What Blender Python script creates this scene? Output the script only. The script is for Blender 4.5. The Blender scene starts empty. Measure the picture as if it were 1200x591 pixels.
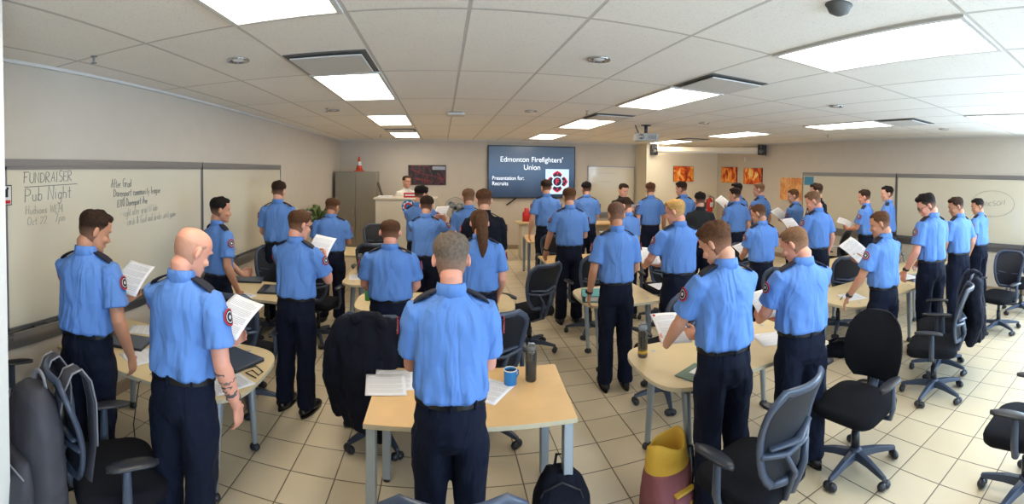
import bpy, bmesh, math, random
from mathutils import Matrix, Vector, Euler
PI = math.pi
R = math.radians
random.seed(7)
S = bpy.context.scene
COL = S.collection

# ------------------------------------------------------------------ camera (panorama, cylindrical)
FPX, CX, CY, PITCH, ROLL = 526.1, 518.1, 214.5, -.0242, -.0054
CAMZ = 2.07
_cp, _sp, _cr, _sr = math.cos(PITCH), math.sin(PITCH), math.cos(ROLL), math.sin(ROLL)
cd = bpy.data.cameras.new('camera')
cam = bpy.data.objects.new('camera', cd)
COL.objects.link(cam)
S.camera = cam
_M = Matrix((Vector((_cr, _sr*_sp, -_sr*_cp)), Vector((_sr, -_sp*_cr, _cp*_cr)), -Vector((0, _cp, _sp)))).transposed().to_4x4()
_M.translation = (0, 0, CAMZ)
cam.matrix_world = _M
cd.type = 'PANO'
cd.panorama_type = 'CENTRAL_CYLINDRICAL'
cd.central_cylindrical_range_u_min = (0-CX)/FPX
cd.central_cylindrical_range_u_max = (1200-CX)/FPX
cd.central_cylindrical_range_v_min = (CY-591)/FPX
cd.central_cylindrical_range_v_max = CY/FPX
cd.central_cylindrical_radius = 1
cd.clip_start = .05

def ray(x, y):
    th = (x-CX)/FPX; v = (CY-y)/FPX
    a, b, c = math.sin(th), math.cos(th), v
    X = a*_cr + c*_sr; Z2 = -a*_sr + c*_cr
    return Vector((X, b*_cp - Z2*_sp, b*_sp + Z2*_cp))
def at(x, y, z):                       # point seen at pixel x,y lying at height z
    r = ray(x, y); t = (z-CAMZ)/r.z
    return Vector((r.x*t, r.y*t, z))
def on_x(x, y, X):
    r = ray(x, y); t = X/r.x
    return Vector((X, r.y*t, CAMZ+r.z*t))
def on_y(x, y, Y):
    r = ray(x, y); t = Y/r.y
    return Vector((r.x*t, Y, CAMZ+r.z*t))

# ------------------------------------------------------------------ materials
def srgb(r, g, b):
    f = lambda c: (c/255/12.92) if c/255 <= .04045 else ((c/255+.055)/1.055)**2.4
    return (f(r), f(g), f(b), 1)
def mat(name, col, rough=.6, metal=0, bump=0, bscale=50, var=0, vscale=5, emit=None, estr=0, spec=None, trans=0, alpha=1, coat=0, detail=3):
    m = bpy.data.materials.new(name); m.use_nodes = True
    nt = m.node_tree; b = nt.nodes['Principled BSDF']
    b.inputs['Base Color'].default_value = col
    b.inputs['Roughness'].default_value = rough
    b.inputs['Metallic'].default_value = metal
    b.inputs['Transmission Weight'].default_value = trans
    b.inputs['Alpha'].default_value = alpha
    b.inputs['Coat Weight'].default_value = coat
    if spec is not None: b.inputs['Specular IOR Level'].default_value = spec
    if emit is not None:
        b.inputs['Emission Color'].default_value = emit
        b.inputs['Emission Strength'].default_value = estr
    if bump or var:
        tc = nt.nodes.new('ShaderNodeTexCoord')
    if bump:
        n = nt.nodes.new('ShaderNodeTexNoise'); n.inputs['Scale'].default_value = bscale; n.inputs['Detail'].default_value = detail
        bp = nt.nodes.new('ShaderNodeBump'); bp.inputs['Strength'].default_value = bump; bp.inputs['Distance'].default_value = .01
        nt.links.new(tc.outputs['Object'], n.inputs['Vector']); nt.links.new(n.outputs['Fac'], bp.inputs['Height']); nt.links.new(bp.outputs['Normal'], b.inputs['Normal'])
    if var:
        n2 = nt.nodes.new('ShaderNodeTexNoise'); n2.inputs['Scale'].default_value = vscale; n2.inputs['Detail'].default_value = 4
        mr = nt.nodes.new('ShaderNodeMapRange'); mr.inputs['From Min'].default_value = .3; mr.inputs['From Max'].default_value = .7
        mr.inputs['To Min'].default_value = 1-var; mr.inputs['To Max'].default_value = 1+var
        mx = nt.nodes.new('ShaderNodeVectorMath'); mx.operation = 'SCALE'
        mx.inputs[0].default_value = col[:3]
        nt.links.new(tc.outputs['Object'], n2.inputs['Vector']); nt.links.new(n2.outputs['Fac'], mr.inputs['Value'])
        nt.links.new(mr.outputs['Result'], mx.inputs['Scale']); nt.links.new(mx.outputs['Vector'], b.inputs['Base Color'])
    return m

def grid_mat(name, tile, line, px, py, ox, oy, lw, rough, noise=.06, bump=.3, speck=0, tilevar=.04):
    """rectangular grid on world XY: period px,py, line width lw"""
    m = bpy.data.materials.new(name); m.use_nodes = True
    nt = m.node_tree; L = nt.links; b = nt.nodes['Principled BSDF']
    N = nt.nodes.new
    g = N('ShaderNodeNewGeometry'); sep = N('ShaderNodeSeparateXYZ'); L.new(g.outputs['Position'], sep.inputs[0])
    def mth(op, a, bb=None, clamp=False):
        n = N('ShaderNodeMath'); n.operation = op; n.use_clamp = clamp
        for i, v in enumerate((a, bb)):
            if v is None: continue
            if isinstance(v, (int, float)): n.inputs[i].default_value = v
            else: L.new(v, n.inputs[i])
        return n.outputs[0]
    masks = []; cells = []
    for ax, p, o in (('X', px, ox), ('Y', py, oy)):
        t = mth('DIVIDE', mth('SUBTRACT', sep.outputs[ax], o), p)
        cells.append(mth('FLOOR', t))
        f = mth('SUBTRACT', t, cells[-1])
        d = mth('MULTIPLY', mth('MINIMUM', f, mth('SUBTRACT', 1, f)), p)
        masks.append(mth('DIVIDE', mth('SUBTRACT', d, lw/2-.0015), .003, True))
    mask = mth('MINIMUM', masks[0], masks[1], True)
    cmb = N('ShaderNodeCombineXYZ'); L.new(cells[0], cmb.inputs[0]); L.new(cells[1], cmb.inputs[1])
    wn = N('ShaderNodeTexWhiteNoise'); L.new(cmb.outputs[0], wn.inputs['Vector'])
    nz = N('ShaderNodeTexNoise'); nz.inputs['Scale'].default_value = 3.5; nz.inputs['Detail'].default_value = 6; L.new(g.outputs['Position'], nz.inputs['Vector'])
    v = mth('ADD', mth('MULTIPLY', mth('SUBTRACT', nz.outputs['Fac'], .5), noise*3), mth('MULTIPLY', mth('SUBTRACT', wn.outputs['Value'], .5), tilevar*2))
    if speck:
        n3 = N('ShaderNodeTexNoise'); n3.inputs['Scale'].default_value = 95; n3.inputs['Detail'].default_value = 2; L.new(g.outputs['Position'], n3.inputs['Vector'])
        v = mth('SUBTRACT', v, mth('MULTIPLY', mth('GREATER_THAN', n3.outputs['Fac'], .62), speck))
    sc = N('ShaderNodeVectorMath'); sc.operation = 'SCALE'; sc.inputs[0].default_value = tile[:3]; L.new(mth('ADD', v, 1), sc.inputs['Scale'])
    mx = N('ShaderNodeMix'); mx.data_type = 'RGBA'; mx.inputs['A'].default_value = line; L.new(mask, mx.inputs['Factor']); L.new(sc.outputs[0], mx.inputs['B'])
    L.new(mx.outputs['Result'], b.inputs['Base Color'])
    b.inputs['Roughness'].default_value = rough
    bp = N('ShaderNodeBump'); bp.inputs['Strength'].default_value = bump; bp.inputs['Distance'].default_value = .004
    L.new(mask, bp.inputs['Height']); L.new(bp.outputs['Normal'], b.inputs['Normal'])
    return m

M = {}
CEIL_W, CEIL_L, CEIL_OX, CEIL_OY = .658, 1.4455, .2102*.658, 2.646*1.4455
CZ = 2.93
M['floor'] = grid_mat('floor_tile', srgb(216, 200, 170), srgb(108, 92, 72), .3136, .3136, .75*.3136, .2*.3136, .008, .33, .05, .5)
M['ceiling'] = grid_mat('ceiling_tile', srgb(248, 243, 234), srgb(204, 198, 190), CEIL_W, CEIL_L, CEIL_OX, CEIL_OY, .022, .9, .02, .6, .12, .02)
M['wall'] = mat('wall_paint', srgb(200, 190, 176), .75, bump=.15, bscale=30, var=.02)
M['wall_warm'] = mat('wall_paint_alcove', srgb(226, 214, 190), .75, bump=.1, bscale=30)
M['base'] = mat('baseboard_tile', srgb(150, 133, 110), .5, var=.1, vscale=8)
M['board'] = mat('whiteboard_enamel', srgb(214, 206, 184), .16, var=.015, vscale=1.5, coat=.3)
M['alu'] = mat('aluminium', srgb(150, 150, 152), .38, .8)
M['silver'] = mat('silver_leg', srgb(165, 178, 192), .35, .55)
M['chrome'] = mat('chrome', srgb(200, 200, 200), .15, 1)
M['table'] = mat('laminate_beige', srgb(214, 192, 148), .38, var=.03, vscale=10)
M['maple'] = mat('laminate_maple', srgb(226, 186, 130), .4, var=.05, vscale=6)
M['edge'] = mat('table_edge', srgb(200, 188, 160), .45)
M['black'] = mat('black_plastic', srgb(38, 40, 46), .38)
M['plas'] = mat('dark_plastic_blue_sheen', srgb(62, 72, 90), .34)  # dark plastic with the blue sheen of daylight mixed into its base colour
M['fabric'] = mat('chair_fabric', srgb(20, 21, 27), .9, spec=.2, bump=.3, bscale=400)
M['mesh'] = mat('chair_mesh', srgb(17, 22, 34), .6, bump=.4, bscale=500)
def cloth(name, c, st=1.0, rough=.8):
    m = mat(name, c, rough, spec=.22); nt = m.node_tree; b = nt.nodes['Principled BSDF']; L = nt.links
    tc = nt.nodes.new('ShaderNodeTexCoord'); oi = nt.nodes.new('ShaderNodeObjectInfo')
    ad = nt.nodes.new('ShaderNodeVectorMath'); ad.operation = 'MULTIPLY_ADD'; ad.inputs[1].default_value = (7.5, 7.5, 2.6)
    cm = nt.nodes.new('ShaderNodeCombineXYZ'); mu = nt.nodes.new('ShaderNodeMath'); mu.operation = 'MULTIPLY'; mu.inputs[1].default_value = 40
    L.new(oi.outputs['Random'], mu.inputs[0]); L.new(mu.outputs[0], cm.inputs[0]); L.new(tc.outputs['Object'], ad.inputs[0]); L.new(cm.outputs[0], ad.inputs[2])
    n = nt.nodes.new('ShaderNodeTexNoise'); n.inputs['Scale'].default_value = 1.0; n.inputs['Detail'].default_value = 2.5; n.inputs['Distortion'].default_value = 1.1
    bp = nt.nodes.new('ShaderNodeBump'); bp.inputs['Strength'].default_value = st; bp.inputs['Distance'].default_value = .045
    L.new(ad.outputs[0], n.inputs['Vector']); L.new(n.outputs['Fac'], bp.inputs['Height']); L.new(bp.outputs['Normal'], b.inputs['Normal'])
    return m
M['shirt'] = cloth('shirt_cloth', srgb(96, 137, 204), .85)
M['navy'] = cloth('navy_trousers', srgb(13, 20, 40), .8, .85)
M['jacket'] = cloth('navy_jacket', srgb(14, 18, 32), .8, .85)
M['patchn'] = mat('patch_navy', srgb(20, 22, 40), .8)
M['patchr'] = mat('patch_red', srgb(190, 36, 44), .8)
M['patchw'] = mat('patch_white', srgb(215, 215, 220), .8)
M['polo'] = mat('black_polo', srgb(22, 24, 28), .85, bump=.4, bscale=8)
M['whitepolo'] = mat('white_polo', srgb(232, 226, 216), .8, bump=.3, bscale=8)
M['belt'] = mat('black_leather', srgb(16, 16, 18), .35)
M['shoe'] = mat('shoe_leather', srgb(14, 14, 16), .3)
M['paper'] = mat('paper_white', srgb(232, 232, 236), .7)
M['ink'] = mat('printed_ink', srgb(172, 174, 180), .8)
M['marker'] = mat('marker_ink', srgb(112, 110, 108), .7)
M['markerf'] = mat('marker_faint', srgb(150, 146, 138), .7)
M['grey'] = mat('cabinet_grey', srgb(134, 128, 116), .5)
M['greyd'] = mat('cabinet_seam', srgb(84, 80, 74), .6)
M['podium'] = mat('podium_laminate', srgb(206, 196, 178), .5, var=.02)
M['lamp'] = mat('lamp_diffuser', srgb(255, 252, 244), .5, emit=(1, .9, .74, 1), estr=7.8)
M['frame'] = mat('white_metal', srgb(215, 213, 208), .5)
M['red'] = mat('red_paint', srgb(190, 30, 34), .35)
M['orange'] = mat('cone_orange', srgb(205, 70, 40), .5)
M['green'] = mat('leaf_green', srgb(112, 130, 82), .6)
M['pot'] = mat('pot_clay', srgb(120, 100, 84), .7)
M['mug'] = mat('mug_blue', srgb(30, 120, 185), .25)
M['mugw'] = mat('mug_white', srgb(225, 225, 222), .25)
M['coffee'] = mat('coffee', srgb(28, 16, 10), .1)
M['bottle'] = mat('smoked_bottle', srgb(120, 120, 116), .08, trans=.85)
M['yel'] = mat('yellow_canvas', srgb(214, 172, 62), .75, bump=.4, bscale=20)
M['mar'] = mat('maroon_canvas', srgb(142, 84, 88), .8, bump=.4, bscale=20, var=.06)
M['bagg'] = mat('grey_nylon', srgb(58, 58, 66), .75, bump=.3, bscale=25, var=.06)
M['baggl'] = mat('grey_trim', srgb(126, 126, 132), .7)
M['teal'] = mat('teal_binder', srgb(58, 142, 148), .5)
M['screenon'] = mat('laptop_screen', srgb(120, 170, 220), .3, emit=srgb(120, 180, 235), estr=1.2)
M['glassd'] = mat('lens_glass', srgb(10, 10, 14), .05)
M['cyanp'] = mat('note_blue', srgb(66, 140, 176), .6)
M['clear'] = mat('clear_plastic', srgb(190, 205, 215), .1, trans=.6)

def skin(name, c): return mat(name, c, .5, bump=.08, bscale=120, var=.04, vscale=14, spec=.35)
SKIN = [skin('skin_fair', srgb(214, 158, 132)), skin('skin_pink', srgb(222, 156, 132)), skin('skin_tan', srgb(190, 136, 108))]
M['tattoo'] = mat('tattoo_ink', srgb(92, 88, 92), .6)
def hairmat(name, c, fade=True):
    m = mat(name, c, .7, spec=.15, bump=1.0, bscale=110, var=.3, vscale=70)
    if not fade: return m
    nt = m.node_tree; b = nt.nodes['Principled BSDF']; src = b.inputs['Base Color'].links[0].from_socket
    tc = nt.nodes.new('ShaderNodeTexCoord'); sp = nt.nodes.new('ShaderNodeSeparateXYZ'); mr = nt.nodes.new('ShaderNodeMapRange')
    mr.inputs['From Min'].default_value = 1.625; mr.inputs['From Max'].default_value = 1.70; mr.inputs['To Min'].default_value = .45; mr.inputs['To Max'].default_value = 0
    mx = nt.nodes.new('ShaderNodeMix'); mx.data_type = 'RGBA'; mx.inputs['B'].default_value = srgb(196, 144, 118)
    nt.links.new(tc.outputs['Object'], sp.inputs[0]); nt.links.new(sp.outputs['Z'], mr.inputs['Value']); nt.links.new(mr.outputs[0], mx.inputs['Factor'])
    nt.links.new(src, mx.inputs['A']); nt.links.new(mx.outputs['Result'], b.inputs['Base Color'])
    return m
HAIR = {'dark': hairmat('hair_dark', srgb(50, 34, 25)), 'brown': hairmat('hair_brown', srgb(86, 56, 36)), 'lbrown': hairmat('hair_light_brown', srgb(118, 86, 62)),
        'blond': hairmat('hair_blond', srgb(190, 148, 88)), 'grey': hairmat('hair_greying', srgb(112, 98, 86)), 'black': hairmat('hair_black', srgb(28, 22, 20)),
        'stubble': mat('hair_stubble', srgb(190, 138, 114), .6, bump=.3, bscale=200, var=.06, vscale=60), 'brownlong': hairmat('hair_long_brown', srgb(92, 62, 42), False), 'fadeb': hairmat('hair_cropped', srgb(112, 80, 64))}

# ------------------------------------------------------------------ mesh helper
def frame_from(d, up=Vector((0, 0, 1))):
    d = d.normalized()
    if abs(d.dot(up)) > .95: up = Vector((0, 1, 0))
    u = d.cross(up).normalized(); v = u.cross(d).normalized()
    return u, v
class MB:
    def __init__(s): s.v = []; s.f = []; s.mi = []; s.sm = []
    def face(s, idx, m=0): s.f.append(idx); s.mi.append(m)
    def rings(s, rs, cap=True, m=0, close=True):
        n = len(rs[0]); b = len(s.v)
        for r in rs: s.v += [tuple(p) for p in r]
        for i in range(len(rs)-1):
            for j in range(n if close else n-1):
                k = (j+1) % n
                s.face((b+i*n+j, b+i*n+k, b+(i+1)*n+k, b+(i+1)*n+j), m)
        if cap:
            s.face(tuple(b+j for j in range(n))[::-1], m)
            s.face(tuple(b+(len(rs)-1)*n+j for j in range(n)), m)
        return s
    def loft(s, secs, n=24, m=0, wob=None):
        """secs: (center, a, b[, exponent]) horizontal sections stacked in z"""
        rs = []
        for q in secs:
            c, a, b = q[0], q[1], q[2]; e = q[3] if len(q) > 3 else 2.0
            r = []
            for j in range(n):
                t = 2*PI*j/n; ct, st = math.cos(t), math.sin(t)
                k = 1+(wob(t, c[2]) if wob else 0)
                r.append((c[0]+a*k*math.copysign(abs(ct)**(2/e), ct), c[1]+b*k*math.copysign(abs(st)**(2/e), st), c[2]))
            rs.append(r)
        return s.rings(rs, m=m)
    def limb(s, pts, rad, n=14, m=0, flat=1.0, up=Vector((0, 0, 1)), round_=True):
        pts = [Vector(p) for p in pts]; rs = []
        K = len(pts); u = None
        for i, p in enumerate(pts):
            d = (pts[min(i+1, K-1)]-pts[max(i-1, 0)]).normalized()
            if u is None: u, v = frame_from(d, up)
            else:
                u = u-d*u.dot(d)
                u = u.normalized() if u.length > 1e-4 else frame_from(d, up)[0]
                v = u.cross(d).normalized()
            r = rad[i] if isinstance(rad, (list, tuple)) else rad
            def ring(off, k): return [p+d*off+u*(math.cos(2*PI*j/n)*r*k)+v*(math.sin(2*PI*j/n)*r*k*flat) for j in range(n)]
            if i == 0 and round_: rs += [ring(-r*.9*flat, .35), ring(-r*.6*flat, .75)]
            rs.append(ring(0, 1))
            if i == K-1 and round_: rs += [ring(r*.6*flat, .75), ring(r*.9*flat, .35)]
        return s.rings(rs, m=m)
    def ell(s, c, r, rot=None, n=16, k=10, m=0):
        c = Vector(c); rs = []
        for i in range(1, k):
            ph = PI*i/k
            ring = []
            for j in range(n):
                t = 2*PI*j/n
                p = Vector((math.sin(ph)*math.cos(t)*r[0], math.sin(ph)*math.sin(t)*r[1], -math.cos(ph)*r[2]))
                if rot: p = rot @ p
                ring.append(c+p)
            rs.append(ring)
        return s.rings(rs, m=m)
    def box(s, c, d, rot=None, m=0, taper=1.0):
        c = Vector(c); b = len(s.v)
        for z in (-1, 1):
            k = taper if z > 0 else 1
            for x, y in ((-1, -1), (1, -1), (1, 1), (-1, 1)):
                p = Vector((x*d[0]/2*k, y*d[1]/2*k, z*d[2]/2))
                if rot: p = rot @ p
                s.v.append(tuple(c+p))
        for f in ((3, 2, 1, 0), (4, 5, 6, 7), (0, 1, 5, 4), (1, 2, 6, 5), (2, 3, 7, 6), (3, 0, 4, 7)): s.face(tuple(b+i for i in f), m)
        return s
    def bar(s, a, b_, w, h, up=Vector((0, 0, 1)), m=0):
        a, b_ = Vector(a), Vector(b_); u, v = frame_from(b_-a, up); b = len(s.v)
        for p in (a, b_):
            for x, y in ((-1, -1), (1, -1), (1, 1), (-1, 1)): s.v.append(tuple(p+u*(x*w/2)+v*(y*h/2)))
        for f in ((3, 2, 1, 0), (4, 5, 6, 7), (0, 1, 5, 4), (1, 2, 6, 5), (2, 3, 7, 6), (3, 0, 4, 7)): s.face(tuple(b+i for i in f), m)
        return s
    def prism(s, poly, z0, z1, m=0, mt=None):
        n = len(poly); b = len(s.v)
        for z in (z0, z1): s.v += [(p[0], p[1], z) for p in poly]
        for j in range(n): s.face((b+j, b+(j+1) % n, b+n+(j+1) % n, b+n+j), m)
        s.face(tuple(b+j for j in range(n))[::-1], m); s.face(tuple(b+n+j for j in range(n)), m if mt is None else mt)
        return s
    def tf(s, mx):
        s.v = [tuple(mx @ Vector(p)) for p in s.v]; return s
    def build(s, name, mats, parent=None, remesh=0, smooth=True, bevel=0, sm_it=0, subsurf=0, solid=0, disp=None):
        me = bpy.data.meshes.new(name)
        me.from_pydata(s.v, [], s.f); me.validate()
        bm = bmesh.new(); bm.from_mesh(me); bmesh.ops.recalc_face_normals(bm, faces=bm.faces); bm.to_mesh(me); bm.free()
        if not isinstance(mats, (list, tuple)): mats = [mats]
        for m_ in mats: me.materials.append(m_)
        if len(mats) > 1 and len(s.mi) == len(me.polygons): me.polygons.foreach_set('material_index', s.mi)
        if smooth: me.polygons.foreach_set('use_smooth', [True]*len(me.polygons))
        o = bpy.data.objects.new(name, me); COL.objects.link(o)
        if parent: o.parent = parent
        if solid:
            q = o.modifiers.new('s', 'SOLIDIFY'); q.thickness = solid; q.offset = 0
        if remesh:
            q = o.modifiers.new('r', 'REMESH'); q.mode = 'VOXEL'; q.voxel_size = remesh; q.use_smooth_shade = True
            if sm_it:
                q = o.modifiers.new('m', 'SMOOTH'); q.iterations = sm_it; q.factor = .5
            if disp:
                tx = bpy.data.textures.new('t', 'CLOUDS'); tx.noise_scale = disp[0]
                q = o.modifiers.new('d', 'DISPLACE'); q.texture = tx; q.strength = disp[1]; q.texture_coords = 'LOCAL'
        if bevel:
            q = o.modifiers.new('b', 'BEVEL'); q.width = bevel; q.segments = 2; q.limit_method = 'ANGLE'; q.harden_normals = False
        if subsurf:
            q = o.modifiers.new('ss', 'SUBSURF'); q.levels = subsurf; q.render_levels = subsurf
        return o
def tag(o, label=None, cat=None, group=None, kind=None):
    if label: o['label'] = label
    if cat: o['category'] = cat
    if group: o['group'] = group
    if kind: o['kind'] = kind
    return o
def empty(name, loc=(0, 0, 0), rz=0, label=None, cat=None, group=None):
    o = bpy.data.objects.new(name, None); COL.objects.link(o); o.location = loc; o.rotation_euler = (0, 0, rz)
    o.empty_display_size = .1
    return tag(o, label, cat, group)
def copy_tree(root, label, loc, rz, group=None):
    def cp(o, par):
        c = o.copy(); COL.objects.link(c); c.parent = par
        for ch in kids.get(o, ()): cp(ch, c)
        return c
    kids = {}
    for o in [root]+list(root.children_recursive):
        kids[o] = list(o.children)
    c = cp(root, None); c.location = loc; c.rotation_euler = (0, 0, rz); c['label'] = label
    if group: c['group'] = group
    return c
def text(s, size, mat_, parent, loc, rot, name='lettering', align='LEFT', ext=.0006, shear=0, space=1.0, bold=0):
    cu = bpy.data.curves.new(name, 'FONT'); cu.body = s; cu.size = size; cu.extrude = ext; cu.align_x = align; cu.shear = shear; cu.space_character = space
    cu.offset = bold
    cu.materials.append(mat_)
    o = bpy.data.objects.new(name, cu); COL.objects.link(o); o.parent = parent; o.location = loc; o.rotation_euler = rot
    return o
def _a(cx, cy, rx, ry, a0, a1, n=8): return [(cx+rx*math.cos(R(a0+(a1-a0)*i/n)), cy+ry*math.sin(R(a0+(a1-a0)*i/n))) for i in range(n+1)]
GL = {'F': (.6, [[(0, 0), (0, 1)], [(-.1, 1), (.6, 1.02)], [(0, .55), (.4, .56)]]), 'U': (.6, [[(0, 1)]+_a(.27, .27, .27, .27, 180, 360)+[(.54, 1)]]), 'N': (.6, [[(0, 0), (0, 1), (.5, 0), (.5, 1)]]),
 'D': (.6, [[(0, 0), (0, 1)]+_a(.05, .5, .5, .5, 90, -90)+[(0, 0)]]), 'R': (.6, [[(0, 0), (0, 1)]+_a(.2, .77, .25, .23, 90, -90)+[(0, .54), (.5, 0)]]), 'A': (.6, [[(0, 0), (.27, 1), (.52, 0)], [(.1, .4), (.44, .4)]]),
 'I': (.3, [[(.1, 0), (.1, 1)]]), 'S': (.55, [_a(.25, .75, .23, .25, 40, 270)+_a(.25, .25, .23, .25, 90, -140)]), 'E': (.55, [[(.45, 1), (0, 1), (0, 0), (.47, 0)], [(0, .52), (.36, .54)]]),
 'P': (.6, [[(0, 0), (0, 1)]+_a(.2, .74, .3, .26, 90, -90)+[(0, .48)]]), 'H': (.6, [[(0, 0), (0, 1)], [(.48, 0), (.48, 1)], [(0, .5), (.48, .52)]]), 'W': (.8, [[(0, 1), (.18, 0), (.36, .8), (.54, 0), (.72, 1)]]),
 'M': (.75, [[(0, 0), (.06, 1), (.32, .3), (.56, 1), (.64, 0)]]), 'O': (.65, [_a(.28, .5, .28, .5, 80, 440, 14)]), 'G': (.65, [_a(.3, .5, .3, .5, 50, 320, 12)+[(.55, .45), (.3, .45)]]), 'C': (.6, [_a(.3, .5, .3, .5, 50, 310, 12)]),
 'L': (.5, [[(0, 1), (0, 0), (.42, 0)]]), 'K': (.6, [[(0, 0), (0, 1)], [(.45, 1), (.02, .45), (.48, 0)]]), 'B': (.6, [[(0, 0), (0, 1)]+_a(.15, .77, .25, .23, 90, -90)+_a(.18, .27, .3, .27, 90, -90)+[(0, 0)]]),
 '8': (.5, [_a(.22, .76, .18, .24, -90, 270, 12), _a(.22, .26, .22, .26, 90, 450, 12)]), '3': (.5, [_a(.18, .75, .22, .25, 120, -80)+_a(.18, .26, .25, .26, 80, -130)]), '1': (.3, [[(0, .75), (.12, 1), (.12, 0)]]), '0': (.5, [_a(.22, .5, .22, .5, 90, 450, 12)]),
 '2': (.5, [_a(.2, .75, .2, .25, 170, -30)+[(0, 0), (.42, 0)]]), '7': (.5, [[(0, 1), (.42, 1), (.1, 0)]]), '&': (.6, [[(.5, 0), (.08, .75)]+_a(.2, .82, .13, .17, 200, -20)+[(.02, .3)]+_a(.2, .2, .2, .2, 160, 330)+[(.5, .4)]]), '-': (.45, [[(0, .4), (.3, .42)]]), ',': (.2, [[(.05, .1), (0, -.12)]]),
 'a': (.42, [_a(.17, .25, .17, .25, 60, 420, 10)+[(.34, .5), (.36, 0)]]), 'b': (.42, [[(0, 1), (0, 0)], _a(.16, .25, .17, .25, 180, 540, 10)]), 'c': (.36, [_a(.18, .25, .18, .25, 50, 310)]), 'd': (.42, [_a(.17, .25, .17, .25, 60, 420, 10), [(.34, 1), (.34, 0)]]),
 'e': (.4, [[(0, .27), (.32, .3)]+_a(.17, .25, .17, .25, 20, 310)]), 'f': (.3, [_a(.2, .85, .12, .15, 60, 180)+[(.08, 0)], [(-.04, .5), (.22, .5)]]), 'g': (.42, [_a(.17, .25, .17, .25, 60, 420, 10), [(.34, .5), (.34, -.2)]+_a(.17, -.2, .17, .15, 0, -160)]), 'h': (.42, [[(0, 1), (0, 0)], [(0, .3)]+_a(.16, .34, .16, .16, 170, 0)+[(.32, 0)]]),
 'i': (.2, [[(.05, .5), (.05, 0)], [(.05, .66), (.06, .7)]]), 'j': (.2, [[(.1, .5), (.1, -.25), (0, -.3)]]), 'k': (.38, [[(0, 1), (0, 0)], [(.3, .5), (.02, .22), (.32, 0)]]), 'l': (.2, [[(.05, 1), (.05, 0)]]), 'm': (.6, [[(0, .5), (0, 0)], [(0, .32)]+_a(.13, .36, .12, .14, 170, 0)+[(.25, 0)], [(.25, .32)]+_a(.38, .36, .12, .14, 170, 0)+[(.5, 0)]]),
 'n': (.42, [[(0, .5), (0, 0)], [(0, .3)]+_a(.16, .34, .16, .16, 170, 0)+[(.32, 0)]]), 'o': (.42, [_a(.17, .25, .17, .25, 90, 450, 12)]), 'p': (.42, [[(0, .5), (0, -.4)], _a(.16, .25, .17, .25, 180, 540, 10)]), 'r': (.32, [[(0, .5), (0, 0)], [(0, .3)]+_a(.16, .34, .16, .16, 170, 50)]), 's': (.34, [_a(.14, .37, .12, .12, 40, 270)+_a(.14, .12, .13, .13, 90, -140)]),
 't': (.3, [[(.1, .9), (.1, .05), (.22, 0)], [(-.04, .55), (.26, .56)]]), 'u': (.42, [[(0, .5)]+_a(.15, .16, .15, .16, 180, 360)+[(.3, .5), (.32, 0)]]), 'v': (.38, [[(0, .5), (.14, 0), (.3, .5)]]), 'w': (.55, [[(0, .5), (.12, 0), (.24, .4), (.36, 0), (.48, .5)]]), 'x': (.38, [[(0, .5), (.3, 0)], [(.3, .5), (0, 0)]]), 'y': (.4, [[(0, .5), (.15, .05)], [(.32, .5), (.04, -.35)]]), ' ': (.32, [])}
def handwrite(s, p0, xdir, width, h, mat_, parent, off, seed=1, th=.0022):
    rnd = random.Random(seed); tot = sum(GL[c][0]+.1 for c in s); kx = width/tot; b = MB(); x = 0
    for c in s+' ':
        if c == ' ' and b.v:
            b.build('marker_lettering', mat_, parent); b = MB()
        dy = rnd.uniform(-.05, .05)*h; sk = rnd.uniform(.05, .2); sc = rnd.uniform(.9, 1.08)
        for st in GL[c][1]:
            pts = []
            for (u, v) in st:
                lx_ = x+(u+sk*v*.5)*kx+rnd.uniform(-.015, .015)*h; lz_ = v*h*sc+dy+rnd.uniform(-.012, .012)*h
                pts.append(Vector(p0)+xdir*lx_+Vector((0, 0, lz_))+off)
            b.limb(pts, th, 5, flat=.35 if False else 1, round_=False)
        x += (GL[c][0]+.1)*kx
def arc(cx, cy, r, a0, a1, n):
    return [(cx+r*math.cos(R(a0+(a1-a0)*i/n)), cy+r*math.sin(R(a0+(a1-a0)*i/n))) for i in range(n+1)]
def rrect(x0, y0, x1, y1, r, n=5):
    return arc(x1-r, y0+r, r, -90, 0, n)+arc(x1-r, y1-r, r, 0, 90, n)+arc(x0+r, y1-r, r, 90, 180, n)+arc(x0+r, y0+r, r, 180, 270, n)

# ------------------------------------------------------------------ room
XL, XR, YF, YA, YB = -2.77, 7.9, 11.98, 11.25, -2.6
def struct(name, b, m, bevel=0): return tag(b.build(name, m, smooth=False, bevel=bevel), kind='structure')
T = .12
struct('floor', MB().box(((XL+XR)/2, (YF+YB)/2, -.05), (XR-XL+.4, YF-YB+.4, .1)), M['floor'])
struct('ceiling', MB().box(((XL+XR)/2, (YF+YB)/2, CZ+.05), (XR-XL+.4, YF-YB+.4, .1)), M['ceiling'])
struct('wall_left', MB().box((XL-T/2, (YF+YB)/2, CZ/2), (T, YF-YB+.2, CZ)), M['wall'])
struct('wall_front', MB().box(((XL+5.5)/2, YF+T/2, CZ/2), (5.5-XL, T, CZ)), M['wall'])
struct('wall_alcove', MB().box(((5.5+XR)/2, (YA+YF+T)/2, CZ/2), (XR-5.5, YF+T-YA, CZ)), M['wall_warm'])
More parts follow.
